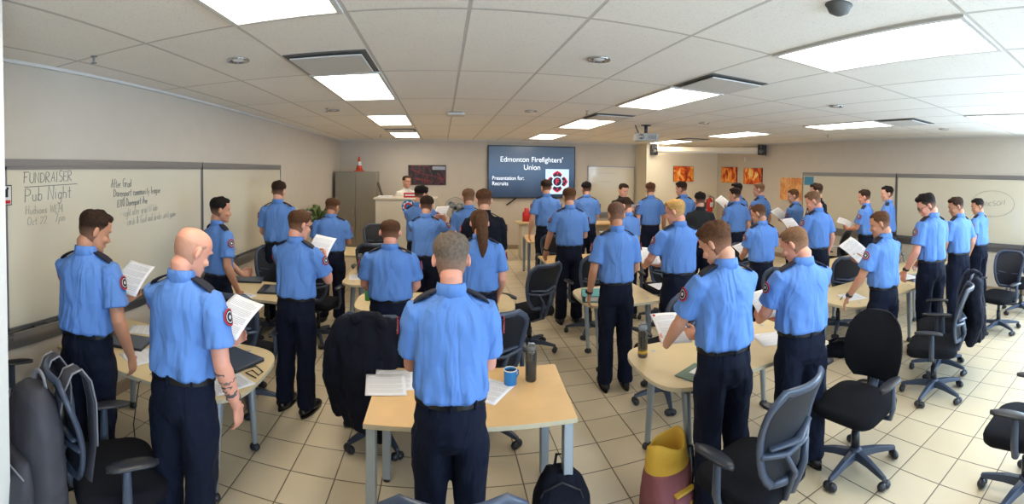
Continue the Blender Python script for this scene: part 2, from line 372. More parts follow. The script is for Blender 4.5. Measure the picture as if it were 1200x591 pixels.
# right wall with a daylight window in the part behind the viewer's shoulder
def wall_with_windows(name, axis, pos, a0, a1, wins, z0, z1, m):
    b = MB(); cur = a0
    def bx(s0, s1, h0, h1):
        if axis == 'x': b.box((pos, (s0+s1)/2, (h0+h1)/2), (T, s1-s0, h1-h0))
        else: b.box(((s0+s1)/2, pos, (h0+h1)/2), (s1-s0, T, h1-h0))
    for w0, w1 in wins:
        bx(cur, w0, 0, CZ); bx(w0, w1, 0, z0); bx(w0, w1, z1, CZ); cur = w1
    bx(cur, a1, 0, CZ)
    return struct(name, b, m)
wall_with_windows('wall_right', 'x', XR+T/2, YB, YF+T, [(-1.9, .0), (.3, 1.7)], .9, 2.5, M['wall'])
wall_with_windows('wall_back', 'y', YB-T/2, XL, XR, [(1.2, 3.4), (4.2, 6.8)], .9, 2.5, M['wall'])
M['winframe'] = mat('window_frame', srgb(180, 180, 180), .4)
wi = 0
for axis, pos, (w0, w1) in (('x', XR+T/2, (-1.9, .0)), ('x', XR+T/2, (.3, 1.7)), ('y', YB-T/2, (1.2, 3.4)), ('y', YB-T/2, (4.2, 6.8))):
    wi += 1
    b = MB()
    f = (lambda s, z: (pos, s, z)) if axis == 'x' else (lambda s, z: (s, pos, z))
    for s0, zz0, s1, zz1 in ((w0, .9, w1, .9), (w0, 2.5, w1, 2.5), (w0, .9, w0, 2.5), (w1, .9, w1, 2.5), ((w0+w1)/2, .9, (w0+w1)/2, 2.5)):
        b.bar(f(s0, zz0), f(s1, zz1), .06, .06)
    struct('window_%d' % wi, b, M['winframe'])
    ld = bpy.data.lights.new('window_daylight', 'AREA'); ld.shape = 'RECTANGLE'; ld.size = w1-w0; ld.size_y = 1.6
    ld.color = (.55, .76, 1.0); ld.energy = 130 if axis == 'x' else 125
    lo = bpy.data.objects.new('window_daylight', ld); COL.objects.link(lo)
    if axis == 'x': lo.location = (XR+.2, (w0+w1)/2, 1.7); lo.rotation_euler = (0, R(90), 0); ld.size, ld.size_y = 1.6, w1-w0
    else: lo.location = ((w0+w1)/2, YB-.2, 1.7); lo.rotation_euler = (R(90), 0, 0)
# pillar at the near left corner, its edge shows at the frame's left border
struct('wall_left_pillar', MB().box(((XL-1.75)/2, 1.11, CZ/2), (-1.75-XL, .16, CZ)), M['frame'])
for nm, c, d in (('baseboard_left', (XL+.008, (YF+YB)/2, .055), (.016, YF-YB, .11)), ('baseboard_front', ((XL+5.5)/2, YF-.008, .055), (5.5-XL, .016, .11)),
                 ('baseboard_right', (XR-.008, (YF+YB)/2, .055), (.016, YF-YB, .11)), ('baseboard_alcove', ((5.5+XR)/2, YA-.008, .055), (XR-5.5, .016, .11))):
    struct(nm, MB().box(c, d), M['base'])
for nm, c, d in (('trim_1', (XL+.012, (YF+YB)/2, CZ-.012), (.024, YF-YB, .024)), ('trim_2', ((XL+5.5)/2, YF-.012, CZ-.012), (5.5-XL, .024, .024)), ('trim_3', (XR-.012, (YF+YB)/2, CZ-.012), (.024, YF-YB, .024))):
    struct(nm, MB().box(c, d), M['frame'])

# ------------------------------------------------------------------ ceiling fixtures
def cell(c, r): return CEIL_OX+c*CEIL_W, CEIL_OY+r*CEIL_L      # near-left corner of a ceiling cell
WHERE = {-2: 'left', 3: 'middle', 8: 'far right'}
RN = {-2: 'directly overhead, largest', 0: 'second', 2: 'third', 4: 'farthest'}
for c in (-2, 3, 8):
    for r in (-2, 0, 2, 4):
        x, y = cell(c, r)
        if x+CEIL_W > XR: continue
        t = empty('ceiling_light', (x+CEIL_W/2, y+CEIL_L/2, CZ), 0, 'lit rectangular ceiling light, %s from the camera in the %s row of lights' % (RN[r].replace('directly overhead, largest', 'nearest'), WHERE[c]), 'ceiling light', 'recessed ceiling lights')
        w, l = CEIL_W-.02, CEIL_L-.02
        b = MB()
        for cx_, cy_, dx, dy in ((0, l/2-.015, w, .03), (0, -l/2+.015, w, .03), (w/2-.015, 0, .03, l-.06), (-w/2+.015, 0, .03, l-.06)): b.box((cx_, cy_, -.006), (dx, dy, .016))
        b.build('light_frame', M['frame'], t, smooth=False)
        MB().box((0, 0, -.004), (w-.06, l-.06, .006)).build('diffuser', M['lamp'], t, smooth=False)
M['ventd'] = mat('vent_dark', srgb(98, 98, 96), .6)
for c, r, lab in ((-2, -.5, 'square ceiling air vent beside the second light of the left row'), (3, -.5, 'square ceiling air vent beside the second light of the middle row'), (3, 1.5, 'small dark ceiling air vent before the third light of the middle row'),
             (8, -.5, 'square ceiling air vent in the far right row of lights'), (-2, 3.5, 'flat ceiling air vent before the farthest left light'), (8, 3.5, 'ceiling air vent before the farthest light, near the wall speaker')):
    x, y = cell(c, r)
    if x+CEIL_W > XR: continue
    t = empty('ceiling_vent', (x+CEIL_W/2, y+CEIL_L/4, CZ), 0, lab, 'ceiling vent')
    w, l = CEIL_W-.04, CEIL_L/2-.04
    MB().box((0, 0, -.003), (w, l, .006)).build('vent_opening', M['ventd'], t, smooth=False)
    MB().box((0, -.01, -.022), (w-.07, l-.12, .012)).build('vent_plate', M['frame'], t, smooth=False, bevel=.01)
for px, py, lab in ((279, 70, 'round chrome downlight in the ceiling near the left vent'), (702, 69, 'round chrome downlight in the ceiling above the middle of the room'), (391, 129, 'small round downlight left of the second left light'),
               (622, 130, 'small round downlight in line with the television'), (980, 124, 'round ceiling downlight under the big right light'), (825, 144, 'distant ceiling downlight near the projector'), (1106, 151, 'ceiling downlight close to the right wall')):
    p = at(px, py, CZ)
    t = empty('recessed_downlight', p, 0, lab, 'downlight')
    b = MB(); rs = []
    for rr, z in ((.085, 0), (.088, -.012), (.07, -.012), (.06, -.002), (.05, -.001)): rs.append([(rr*math.cos(2*PI*j/24), rr*math.sin(2*PI*j/24), z) for j in range(24)])
    b.rings(rs).build('trim_ring', M['chrome'], t)
    MB().ell((0, 0, -.003), (.045, .045, .012)).build('bulb', M['mugw'], t)
for px, py, lab in ((110, 66, 'small hanging fire sprinkler above the left wall'), (383, 127, 'fire sprinkler beside a downlight left of the second left light'), (688, 130, 'fire sprinkler in front of the third middle light'),
               (446, 158, 'distant fire sprinkler beside the farthest left light'), (970, 158, 'distant fire sprinkler on the right side of the ceiling')):
    p = at(px, py, CZ)
    b = MB().limb([(0, 0, 0), (0, 0, -.045)], .008, 8).loft([((0, 0, -.052), .022, .022), ((0, 0, -.048), .022, .022)], 12).loft([((0, 0, -.004), .025, .025), ((0, 0, 0), .025, .025)], 12)
    o = b.build('fire_sprinkler', M['alu']); o.location = p; tag(o, lab, 'sprinkler')
p = at(983, 6, CZ)
o = MB().loft([((0, 0, -.05), .02, .02), ((0, 0, -.035), .05, .05), ((0, 0, -.012), .06, .06), ((0, 0, 0), .07, .07)], 20).build('smoke_detector', M['ventd']); o.location = p
tag(o, 'dark round smoke detector above the big right ceiling light', 'smoke detector')
p = at(534, 132, CZ)
t = empty('wireless_access_point', p, 0, 'small square white access point on the ceiling above the television side', 'access point')
MB().prism(rrect(-.13, -.13, .13, .13, .04), -.045, -.012).build('housing', M['frame'], t, smooth=False, bevel=.008)
MB().prism(rrect(-.09, -.09, .09, .09, .02), -.012, 0).build('mounting_plate', M['ventd'], t, smooth=False)
# projector hung from the ceiling
p = at(757, 147, CZ)
t = empty('projector', p, R(-20), 'grey video projector hanging from the ceiling on a black mount', 'projector')
MB().limb([(0, 0, 0), (0, 0, -.14)], .03, 12).loft([((0, 0, -.01), .09, .09), ((0, 0, 0), .09, .09)], 20).build('ceiling_mount', M['black'], t)
b = MB().prism(rrect(-.21, -.16, .21, .16, .05), -.28, -.15)
b.build('housing', mat('projector_grey', srgb(170, 168, 162), .4), t, smooth=False, bevel=.012)
MB().limb([(-.09, -.14, -.215), (-.09, -.185, -.215)], .045, 18).build('lens_ring', M['alu'], t)
MB().ell((-.09, -.19, -.215), (.034, .012, .034)).build('lens', M['glassd'], t)
b = MB()
for k in range(6): b.box((.03+k*.025, -.161, -.215), (.01, .004, .07))
b.build('air_grille', M['ventd'], t, smooth=False)
MB().bar((-.19, .0, 0), (-.12, 0, -.16), .035, .02).build('safety_arm', M['ventd'], t, smooth=False)
# speakers
for p, rz, lab in ((on_y(766, 176, 11.2), 0, 'black wall speaker at the alcove corner below the projector'), (on_x(893, 176, 7.75), R(-60), 'black wall speaker high on the right wall at the screen case end')):
    t = empty('wall_speaker', (p.x, p.y, p.z-.13), rz, lab, 'speaker')
    MB().box((0, 0, .13), (.19, .17, .27)).build('cabinet', M['black'], t, smooth=False, bevel=.012)
    MB().limb([(0, -.08, .09), (0, -.092, .09)], .062, 20).build('woofer', M['ventd'], t)
    MB().limb([(0, -.082, .2), (0, -.09, .2)], .028, 16).build('tweeter', M['ventd'], t)
    MB().bar((0, .07, .15), (.0, .2, .2), .04, .04).build('bracket', M['black'], t, smooth=False)
a, b_ = on_y(771, 172, 11.0), on_x(889, 173, 7.7)
a.z = b_.z = 2.76
t = empty('projection_screen_case', (0, 0, 0), 0, 'long rolled projection screen in a white case across the corner', 'projection screen')
MB().bar(a, b_, .12, .13).build('case', M['wall_warm'], t, smooth=False, bevel=.02)
MB().bar(a+Vector((0, 0, -.08)), b_+Vector((0, 0, -.08)), .02, .03).build('pull_bar', M['frame'], t, smooth=False)
for q in (a, b_):
    MB().bar((q.x, q.y, 2.8), (q.x, q.y, CZ), .03, .03).build('hanger', M['frame'], t, smooth=False)
# ------------------------------------------------------------------ wall boards
RL, RF, RR = (R(90), 0, R(90)), (R(90), 0, 0), (R(90), 0, R(-90))
def fit_text(o, width, height=None):
    bpy.context.view_layer.update()
    w = max(o.dimensions.x, 1e-3); o.scale.x = width/w
    if height: o.scale.y = height
def board(name, lab, wall, a0, a1, z0, z1, tray=True, rail=True, cat='whiteboard'):
    """wall: 'L','F','R'; a runs along the wall"""
    if wall == 'L': o = empty(name, (XL, 0, 0), 0, lab, cat); f = lambda a, d, z: (d, a, z); q = lambda da, dd, dz: (dd, da, dz)
    elif wall == 'R': o = empty(name, (XR, 0, 0), 0, lab, cat); f = lambda a, d, z: (-d, a, z); q = lambda da, dd, dz: (dd, da, dz)
    else: o = empty(name, (0, YF, 0), 0, lab, cat); f = lambda a, d, z: (a, -d, z); q = lambda da, dd, dz: (da, dd, dz)
    am, L = (a0+a1)/2, a1-a0
    MB().box(f(am, .012, (z0+z1)/2), q(L-.01, .022, z1-z0-.01)).build('writing_surface', M['board'], o, smooth=False)
    b = MB()
    b.box(f(am, .016, z1-.012), q(L, .034, .024)); b.box(f(am, .016, z0+.012), q(L, .034, .024))
    for a in (a0+.01, a1-.01): b.box(f(a, .016, (z0+z1)/2), q(.02, .034, z1-z0))
    b.build('board_frame', M['alu'], o, smooth=False)
    if rail: MB().box(f(am, .02, z1+.03), q(L, .036, .055)).build('map_rail', M['alu'], o, smooth=False)
    if tray:
        MB().box(f(am, .055, z0-.03), q(L, .11, .016)).box(f(am, .108, z0-.012), q(L, .012, .05)).build('marker_tray', M['alu'], o, smooth=False)
        MB().box(f(am, .012, z0-.09), q(L, .022, .11)).build('lower_rail', M['alu'], o, smooth=False)
    return o
bL1 = board('whiteboard', 'long whiteboard on the left wall with handwritten fundraiser notes', 'L', 1.86, 4.62, .9, 2.13)
bL2 = board('whiteboard', 'blank whiteboard on the left wall, beyond the one with notes', 'L', 4.63, 7.29, .9, 2.13)
def wtext(b, s, wall, x0, x1, yb, size, m='marker', off=.024, shear=.15):
    g = {'L': lambda x, y: on_x(x, y, XL), 'R': lambda x, y: on_x(x, y, XR), 'F': lambda x, y: on_y(x, y, YF)}[wall]
    p0, p1 = g(x0, yb[0]), g(x1, yb[1]); L_ = (p1-p0).length
    base = {'L': Vector((0, p0.y, p0.z)), 'R': Vector((0, p0.y, p0.z)), 'F': Vector((p0.x, 0, p0.z))}[wall]
    o_ = {'L': Vector((off, 0, 0)), 'R': Vector((-off, 0, 0)), 'F': Vector((0, -off, 0))}[wall]
    th = .003 if m == 'marker' else .0022
    handwrite(s, base, (p1-p0).normalized(), L_, size*.72, M[m], b, o_, len(s), th)
wtext(bL1, 'FUNDRAISER', 'L', 26, 83, (215, 212), .115)
wtext(bL1, 'Pub Night', 'L', 27, 82, (237, 231), .15, 'marker')
wtext(bL1, 'Hudsons WEM', 'L', 28, 72, (251, 248), .085, 'markerf')
wtext(bL1, 'Oct 22   7pm', 'L', 30, 75, (264, 258), .085, 'markerf')
wtext(bL1, 'After Grad', 'L', 128, 152, (220, 219), .11)
wtext(bL1, 'Davenport community league', 'L', 131, 186, (231, 226), .1)
wtext(bL1, '8310 Davenport Ave', 'L', 135, 171, (243, 238), .1)
wtext(bL1, '- right after grad til late', 'L', 139, 183, (255, 246), .1, 'markerf')
wtext(bL1, '- cards & food and drinks until game', 'L', 143, 204, (265, 253), .1, 'markerf')
p0, p1 = on_x(26, 219.5, XL), on_x(88, 215.5, XL)
MB().bar((.0262, p0.y, p0.z), (.0262, p1.y, p1.z), .0006, .006).build('marker_underline', M['marker'], bL1, smooth=False)
# small sign at the left end of the board
p = on_x(7, 229, XL+.03)
t = empty('safety_sign', (XL+.03, p.y, p.z-.06), 0, 'small white sign with a black figure and red strip on the whiteboard end', 'sign')
MB().box((0, 0, .06), (.006, .1, .15)).build('sign_plate', M['patchn'], t, smooth=False)
MB().box((.004, 0, .06), (.002, .085, .135)).build('sign_face', M['frame'], t, smooth=False)
MB().box((.006, .0, .075), (.002, .03, .06)).box((.006, .012, .11), (.002, .018, .018)).build('figure_mark', M['black'], t, smooth=False)
MB().box((.006, 0, .01), (.002, .07, .025)).build('red_strip', M['red'], t, smooth=False)
# eraser and markers on the tray
for a, c, lab in ((2.15, 'black', 'black whiteboard eraser on the tray below the fundraiser notes'), (2.5, 'mugw', 'white marker pen lying on the left whiteboard tray'), (5.6, 'black', 'black eraser on the tray of the blank left whiteboard')):
    o = MB().box((0, 0, .015), (.045, .13 if c == 'black' else .12, .03 if c == 'black' else .014)).build('board_eraser' if c == 'black' else 'marker_pen', M[c], bevel=.004, smooth=False)
    o.location = (XL+.065, a, .9-.022); tag(o, lab, 'eraser' if c == 'black' else 'marker')
bR1 = board('whiteboard', 'whiteboard on the right wall with a blue note in its top corner', 'R', 4.93, 7.6, .9, 2.13)
bR2 = board('whiteboard', 'long whiteboard on the right wall with a circled name written on it', 'R', 1.9, 4.91, .9, 2.13)
wtext(bR2, 'CLARKSON', 'R', 1139, 1179, (244, 240), .12, 'marker', shear=.2)
pts = []
c = on_x(1164, 240, XR)
for k in range(33):
    a = 2*PI*k/32; pts.append((-.027, c.y-math.cos(a)*.42, c.z+.02+math.sin(a)*.24))
MB().limb(pts, .0025, 5, round_=False).build('marker_circle', M['markerf'], bR2)
p = on_x(948, 212, XR-.03)
o = MB().box((0, 0, 0), (.003, .3, .2)).build('pinned_note', M['cyanp'], smooth=False); o.location = (XR-.03, p.y, p.z); tag(o, 'small blue note stuck to the top corner of the right wall whiteboard', 'note')
bF = board('whiteboard', 'whiteboard on the front wall beside the television', 'F', 4.02, 5.46, .95, 2.28, rail=False)
for k_, (x0_, x1_, y_) in enumerate(((700, 722, 203), (702, 716, 213))):
    a, b_ = on_y(x0_, y_, YF), on_y(x1_, y_, YF)
    MB().limb([(a.x+(b_.x-a.x)*i/30, -.025, a.z+.018*math.sin(i*1.7+k_)+.008*math.sin(i*4.1)) for i in range(31)], .0022, 5, round_=False).build('faint_scribble', M['markerf'], bF)
# ------------------------------------------------------------------ television
t = empty('television', (2.42, YF, 2.09), 0, 'large wall mounted television showing the firefighters union slide', 'television')
TW, TH = 2.42, 1.42
MB().box((0, -.05, 0), (TW, .07, TH)).build('bezel', M['black'], t, smooth=False, bevel=.008)
def screen_mat():
    m = bpy.data.materials.new('slide_background'); m.use_nodes = True; nt = m.node_tree; b = nt.nodes['Principled BSDF']
    tc = nt.nodes.new('ShaderNodeTexCoord'); sp = nt.nodes.new('ShaderNodeSeparateXYZ'); cr_ = nt.nodes.new('ShaderNodeValToRGB')
    mr = nt.nodes.new('ShaderNodeMapRange'); mr.inputs['From Min'].default_value = -.7; mr.inputs['From Max'].default_value = .7
    nt.links.new(tc.outputs['Object'], sp.inputs[0]); nt.links.new(sp.outputs['Z'], mr.inputs['Value']); nt.links.new(mr.outputs[0], cr_.inputs[0])
    cr_.color_ramp.elements[0].color = srgb(34, 50, 72); cr_.color_ramp.elements[1].color = srgb(60, 76, 94)
    e = cr_.color_ramp.elements.new(.5); e.color = srgb(52, 82, 118)
    b.inputs['Base Color'].default_value = (.01, .01, .012, 1); b.inputs['Roughness'].default_value = .25
    nt.links.new(cr_.outputs[0], b.inputs['Emission Color']); b.inputs['Emission Strength'].default_value = .62
    return m
MB().box((0, -.0875, 0), (TW-.06, .006, TH-.06)).build('screen', screen_mat(), t, smooth=False)
M['glow'] = mat('slide_white', srgb(240, 246, 255), .5, emit=srgb(225, 238, 255), estr=.62)
M['glowb'] = mat('slide_pale_blue', srgb(190, 220, 240), .5, emit=srgb(190, 222, 245), estr=.55)
M['glown'] = mat('slide_navy', srgb(24, 26, 52), .5, emit=srgb(30, 30, 60), estr=.4)
M['glowr'] = mat('slide_red', srgb(200, 30, 60), .5, emit=srgb(205, 40, 70), estr=.55)
def tvt(s, px0, px1, py, size):
    a, b_ = on_y(px0, py, YF-.094), on_y(px1, py, YF-.094)
    o = text(s, size, M['glow'], t, (a.x-2.42, -.094, a.z-2.09), RF, 'slide_text', bold=0); fit_text(o, b_.x-a.x)
tvt("Edmonton Firefighters'", 586, 659, 189.5, .2); tvt('Union', 613.5, 632.5, 199, .2)
tvt('Presentation for:', 576.5, 613.5, 210.8, .15); tvt('Recruits', 576.5, 595, 217.2, .15)
lc = on_y(653, 213, YF-.09); lx, lz = lc.x-2.42, lc.z-2.09
MB().box((lx, -.093, lz), (.66, .004, .68)).build('logo_panel', M['glowb'], t, smooth=False)
def cross(k):
    out = []
    for q in range(4):
        for a, r_ in ((-20, .10), (-36, .235), (-22, .262), (0, .30), (22, .262), (36, .235), (20, .10)):
            ang = R(90*q+a); out.append((lx+math.cos(ang)*r_*k, lz+math.sin(ang)*r_*k))
    return out
def flat(poly, y, d, nm, m, par):
    b = MB(); n = len(poly)
    b.v = [(p[0], y-d, p[1]) for p in poly]+[(p[0], y, p[1]) for p in poly]
    for j in range(n): b.face((j, (j+1) % n, n+(j+1) % n, n+j))
    cb = len(b.v); b.v += [(sum(p[0] for p in poly)/n, y-d, sum(p[1] for p in poly)/n)]
    for j in range(n): b.face((j, (j+1) % n, cb))
    return b.build(nm, m, par, smooth=False)
flat(cross(1.0), -.095, .002, 'logo_cross_border', M['glowr'], t); flat(cross(.88), -.097, .002, 'logo_cross', M['glown'], t)
circ = lambda r: [(lx+r*math.cos(2*PI*j/28), lz+r*math.sin(2*PI*j/28)) for j in range(28)]
flat(circ(.15), -.099, .002, 'logo_ring', M['glowb'], t); flat(circ(.115), -.101, .002, 'logo_disc', M['glown'], t)
o = text('F', .2, M['glowr'], t, (lx-.055, -.104, lz-.07), RF, 'logo_letter', bold=.008)
for (dx, dz) in ((0, .19), (0, -.22), (-.21, -.015), (.19, -.015)):
    text('E' if dx else 'A', .07, M['glowr'], t, (lx+dx-.02, -.0995, lz+dz), RF, 'logo_letter', bold=.004)
a, b_ = on_y(594, 240, YF-.03), on_y(606, 233, YF-.03)
MB().limb([(a.x-2.42, -.02, a.z-2.09), ((a.x+b_.x)/2-2.42, -.04, (a.z+b_.z)/2-2.09+.01), (b_.x-2.42, -.04, -.68)], .018, 8).build('power_cable', M['black'], t)
# ------------------------------------------------------------------ wall art
def fire_mat(seed, kind):
    m = bpy.data.materials.new('fire_print'); m.use_nodes = True; nt = m.node_tree; b = nt.nodes['Principled BSDF']
    tc = nt.nodes.new('ShaderNodeTexCoord'); mp = nt.nodes.new('ShaderNodeMapping'); mp.inputs['Location'].default_value = (seed*3.1, seed, seed*2.3); mp.inputs['Scale'].default_value = (1, 1, .7)
    n = nt.nodes.new('ShaderNodeTexNoise'); n.inputs['Scale'].default_value = 5.5; n.inputs['Detail'].default_value = 6; n.inputs['Distortion'].default_value = 1.2
    r_ = nt.nodes.new('ShaderNodeValToRGB'); L = nt.links
    L.new(tc.outputs['Object'], mp.inputs[0]); L.new(mp.outputs[0], n.inputs['Vector']); L.new(n.outputs['Fac'], r_.inputs[0])
    cols = {'fire': [(.28, (14, 6, 6)), (.38, (170, 50, 14)), (.46, (232, 98, 24)), (.56, (250, 160, 50)), (.68, (254, 226, 140))],
            'dark': [(.3, (12, 12, 18)), (.5, (28, 26, 34)), (.56, (120, 30, 34)), (.6, (30, 26, 34)), (.7, (60, 58, 66))],
            'pale': [(.3, (196, 104, 44)), (.5, (226, 158, 92)), (.62, (236, 186, 128)), (.75, (214, 110, 60))]}[kind]
    cr_ = r_.color_ramp; cr_.elements[0].position = cols[0][0]; cr_.elements[0].color = srgb(*cols[0][1]); cr_.elements[1].position = cols[-1][0]; cr_.elements[1].color = srgb(*cols[-1][1])
    for ps, c_ in cols[1:-1]: e = cr_.elements.new(ps); e.color = srgb(*c_)
    L.new(r_.outputs[0], b.inputs['Base Color']); b.inputs['Roughness'].default_value = .5
    return m
M['darkedge'] = mat('canvas_edge', srgb(30, 18, 14), .6)
def picture(lab, wall, pa, pb, kind, seed, depth=.03, cat='picture', name='fire_picture'):
    g = (lambda x, y: on_x(x, y, XR)) if wall == 'R' else (lambda x, y: on_y(x, y, YA if wall == 'A' else YF))
    a, b_ = g(*pa), g(*pb); c = (a+b_)/2
    if wall == 'R': o = empty(name, (XR, c.y, c.z), 0, lab, cat); d1 = (depth, abs(a.y-b_.y), abs(a.z-b_.z)); off = (-depth/2, 0, 0); d2 = (.003, d1[1]-.01, d1[2]-.01); o2 = (-depth-.001, 0, 0)
    else: o = empty(name, (c.x, YA if wall == 'A' else YF, c.z), 0, lab, cat); d1 = (abs(a.x-b_.x), depth, abs(a.z-b_.z)); off = (0, -depth/2, 0); d2 = (d1[0]-.01, .003, d1[2]-.01); o2 = (0, -depth-.001, 0)
    MB().box(off, d1).build('canvas', M['darkedge'] if kind != 'pale' else M['wall_warm'], o, smooth=False)
    MB().box(o2, d2).build('print', fire_mat(seed, kind), o, smooth=False)
    return o, d1
picture('orange fire photograph on the alcove wall under the screen case', 'A', (789, 194.5), (812, 213), 'fire', 1)
picture('smaller fire photograph on the right wall nearest the corner', 'R', (846.5, 196), (864, 214.5), 'fire', 2)
picture('bright orange fire photograph on the right wall nearer the whiteboard', 'R', (872.5, 197), (893.5, 216.5), 'fire', 3)
picture('large pale orange poster on the right wall beside the whiteboard', 'R', (915.5, 208), (940.5, 236), 'pale', 4)
o, d1 = picture('wide dark poster with thin red lines on the front wall behind the podium', 'F', (478.5, 193.5), (522.5, 217), 'dark', 5, name='wall_poster', cat='poster')
MB().box((d1[0]/2-.19, -.034, d1[2]/2-.08), (.34, .003, .09)).build('title_label', M['alu'], o, smooth=False)
b = MB()
for k, (x0, z0, x1, z1) in enumerate(((-.45, .16, -.1, .02), (-.1, .02, .2, -.03), (.2, -.03, .45, -.12), (-.3, -.1, .1, -.16))): b.bar((x0, -.033, z0), (x1, -.033, z1), .01, .006)
b.build('red_line', M['red'], o, smooth=False)
p = on_x(874, 187, XR)
o = MB().box((0, 0, 0), (.03, .07, .12)).build('thermostat', M['frame'], smooth=False, bevel=.006); o.location = (XR-.015, p.y, p.z); tag(o, 'small white thermostat on the right wall under the screen case', 'thermostat')
p = on_y(597, 249, YF)
# ------------------------------------------------------------------ grey cabinet, cone, plant
t = empty('storage_cabinet', (-2.16, 11.3, 0), 0, 'tall grey two-door metal cabinet in the front left corner', 'cabinet')
MB().box((0, .0, 1.04), (1.06, .5, 2.08)).build('body', M['grey'], t, smooth=False, bevel=.006)
for s in (-1, 1):
    d = MB().box((s*.262, -.262, 1.06), (.515, .022, 1.98)).build('door', M['grey'], t, smooth=False, bevel=.004)
    MB().limb([(s*.06, -.29, 1.0), (s*.06, -.29, 1.12)], .009, 8).build('handle', M['alu'], d)
MB().box((0, -.02, .02), (1.0, .46, .04)).build('plinth', M['greyd'], t, smooth=False)
t = empty('traffic_cone', (-2.1, 11.24, 2.08), 0, 'small orange traffic cone standing on top of the grey cabinet', 'cone')
MB().prism(rrect(-.12, -.12, .12, .12, .03), 0, .025).build('base', M['orange'], t, smooth=False)
MB().loft([((0, 0, .02), .09, .09), ((0, 0, .14), .062, .062), ((0, 0, .26), .038, .038), ((0, 0, .38), .018, .018)], 20).build('cone_body', M['orange'], t)
MB().loft([((0, 0, .15), .063, .063), ((0, 0, .25), .043, .043)], 20).build('reflective_band', M['patchw'], t)
t = empty('potted_plant', (-2.3, 8.3, 0), 0, 'leafy green potted plant by the left wall before the grey cabinet', 'plant')
MB().box((0, 0, .35), (.4, .4, .7)).build('plant_stand', M['grey'], t, smooth=False, bevel=.01)
MB().loft([((0, 0, .7), .1, .1), ((0, 0, .92), .15, .15), ((0, 0, .94), .155, .155)], 20).build('pot', M['pot'], t)
b = MB()
for k in range(34):
    a = random.uniform(0, 2*PI); L_ = random.uniform(.2, .4); h = random.uniform(.18, .5); w = random.uniform(.05, .08)
    d = Vector((math.cos(a), math.sin(a), 0)); s_ = Vector((-math.sin(a), math.cos(a), 0)); rs = []
    for i in range(6):
        u = i/5; c = Vector((0, 0, .94))+d*(L_*u)+Vector((0, 0, h*math.sin(u*2.2))); ww = w*math.sin(PI*min(1, u*.85+.1))+.004
        rs.append([c-s_*ww, c+Vector((0, 0, .012)), c+s_*ww, c-Vector((0, 0, .003))])
    b.rings(rs)
b.build('foliage', M['green'], t)
# ------------------------------------------------------------------ podium, fan, extinguisher, desk
PY = 9.3
t = empty('podium', (-.74, PY, 0), 0, 'wide beige presentation podium with a round crest in front of the white-shirted instructor', 'podium')
MB().box((0, 0, .76), (1.22, .55, 1.5)).build('body', M['podium'], t, smooth=False, bevel=.006)
MB().box((0, .02, 1.525), (1.3, .66, .035)).build('top', M['podium'], t, smooth=False, bevel=.006)
MB().box((0, .01, .03), (1.16, .5, .06)).build('plinth', M['greyd'], t, smooth=False)
p = on_y(478.5, 242.5, PY-.29); cx_, cz_ = p.x+.74, p.z
disc = lambda r, n=28: [(cx_+r*math.cos(2*PI*j/n), cz_+r*math.sin(2*PI*j/n)) for j in range(n)]
cr1 = flat(disc(.135), -.279, .004, 'crest', M['mug'], t)
flat([(cx_+r_*math.cos(2*PI*j/16+.2), cz_+r_*math.sin(2*PI*j/16+.2)) for j, r_ in enumerate([.125, .09]*8)], -.284, .003, 'crest_star', M['patchw'], cr1)
flat(disc(.085), -.288, .003, 'crest_disc', M['patchr'], cr1); flat(disc(.05), -.292, .003, 'crest_centre', M['mug'], cr1)
o = MB().box((0, 0, .012), (.3, .22, .024)).build('document_stack', M['paper'], smooth=False); o.location = (-1.18, PY, 1.5425); tag(o, 'flat stack of white paper on the left end of the podium', 'papers')
t = empty('desk_nameplate', (-.66, PY-.06, 1.5425), 0, 'small red box on the podium top in front of the instructor', 'box')
MB().box((0, 0, .05), (.26, .1, .1)).build('box_body', M['red'], t, smooth=False, bevel=.006)
MB().box((0, -.051, .05), (.2, .003, .03)).build('box_label', M['patchw'], t, smooth=False)
a = on_y(443, 214, 11.2); b_ = on_y(452, 232, 11.0)
o = MB().bar(a, (b_.x, b_.y, 1.2), .05, .035).build('leaning_pole', M['greyd'], smooth=False); tag(o, 'thin dark pole leaning beside the grey cabinet', 'pole')
fp = on_y(533.5, 243.5, 9.8)
t = empty('pedestal_fan', (fp.x, fp.y, 0), R(0), 'round pedestal fan with a wire cage against the front wall', 'fan')
MB().loft([((0, 0, 0), .2, .2), ((0, 0, .02), .2, .2), ((0, 0, .04), .05, .05)], 24).build('base', M['black'], t)
MB().limb([(0, 0, .03), (0, .0, fp.z-.05)], .018, 10).build('pole', M['black'], t)
MB().limb([(0, .1, fp.z), (0, .0, fp.z)], .055, 16).build('motor', M['black'], t)
b = MB(); Rr = .225
def loop(r_, y, th=.0055): b.limb([(r_*math.cos(2*PI*j/36), y, fp.z+r_*math.sin(2*PI*j/36)) for j in range(37)], th, 6, round_=False)
loop(Rr, -.05, .009); loop(Rr*.8, -.085, .003); loop(Rr*.55, -.1, .003); loop(.05, -.105, .006); loop(Rr*.8, -.01, .003)
for k in range(28):
    a = 2*PI*k/28; b.limb([(.05*math.cos(a), -.105, fp.z+.05*math.sin(a)), (Rr*.6*math.cos(a), -.1, fp.z+Rr*.6*math.sin(a)), (Rr*math.cos(a), -.05, fp.z+Rr*math.sin(a)), (Rr*.5*math.cos(a), .0, fp.z+Rr*.5*math.sin(a))], .0022, 5, round_=False)
b.build('wire_cage', M['alu'], t)
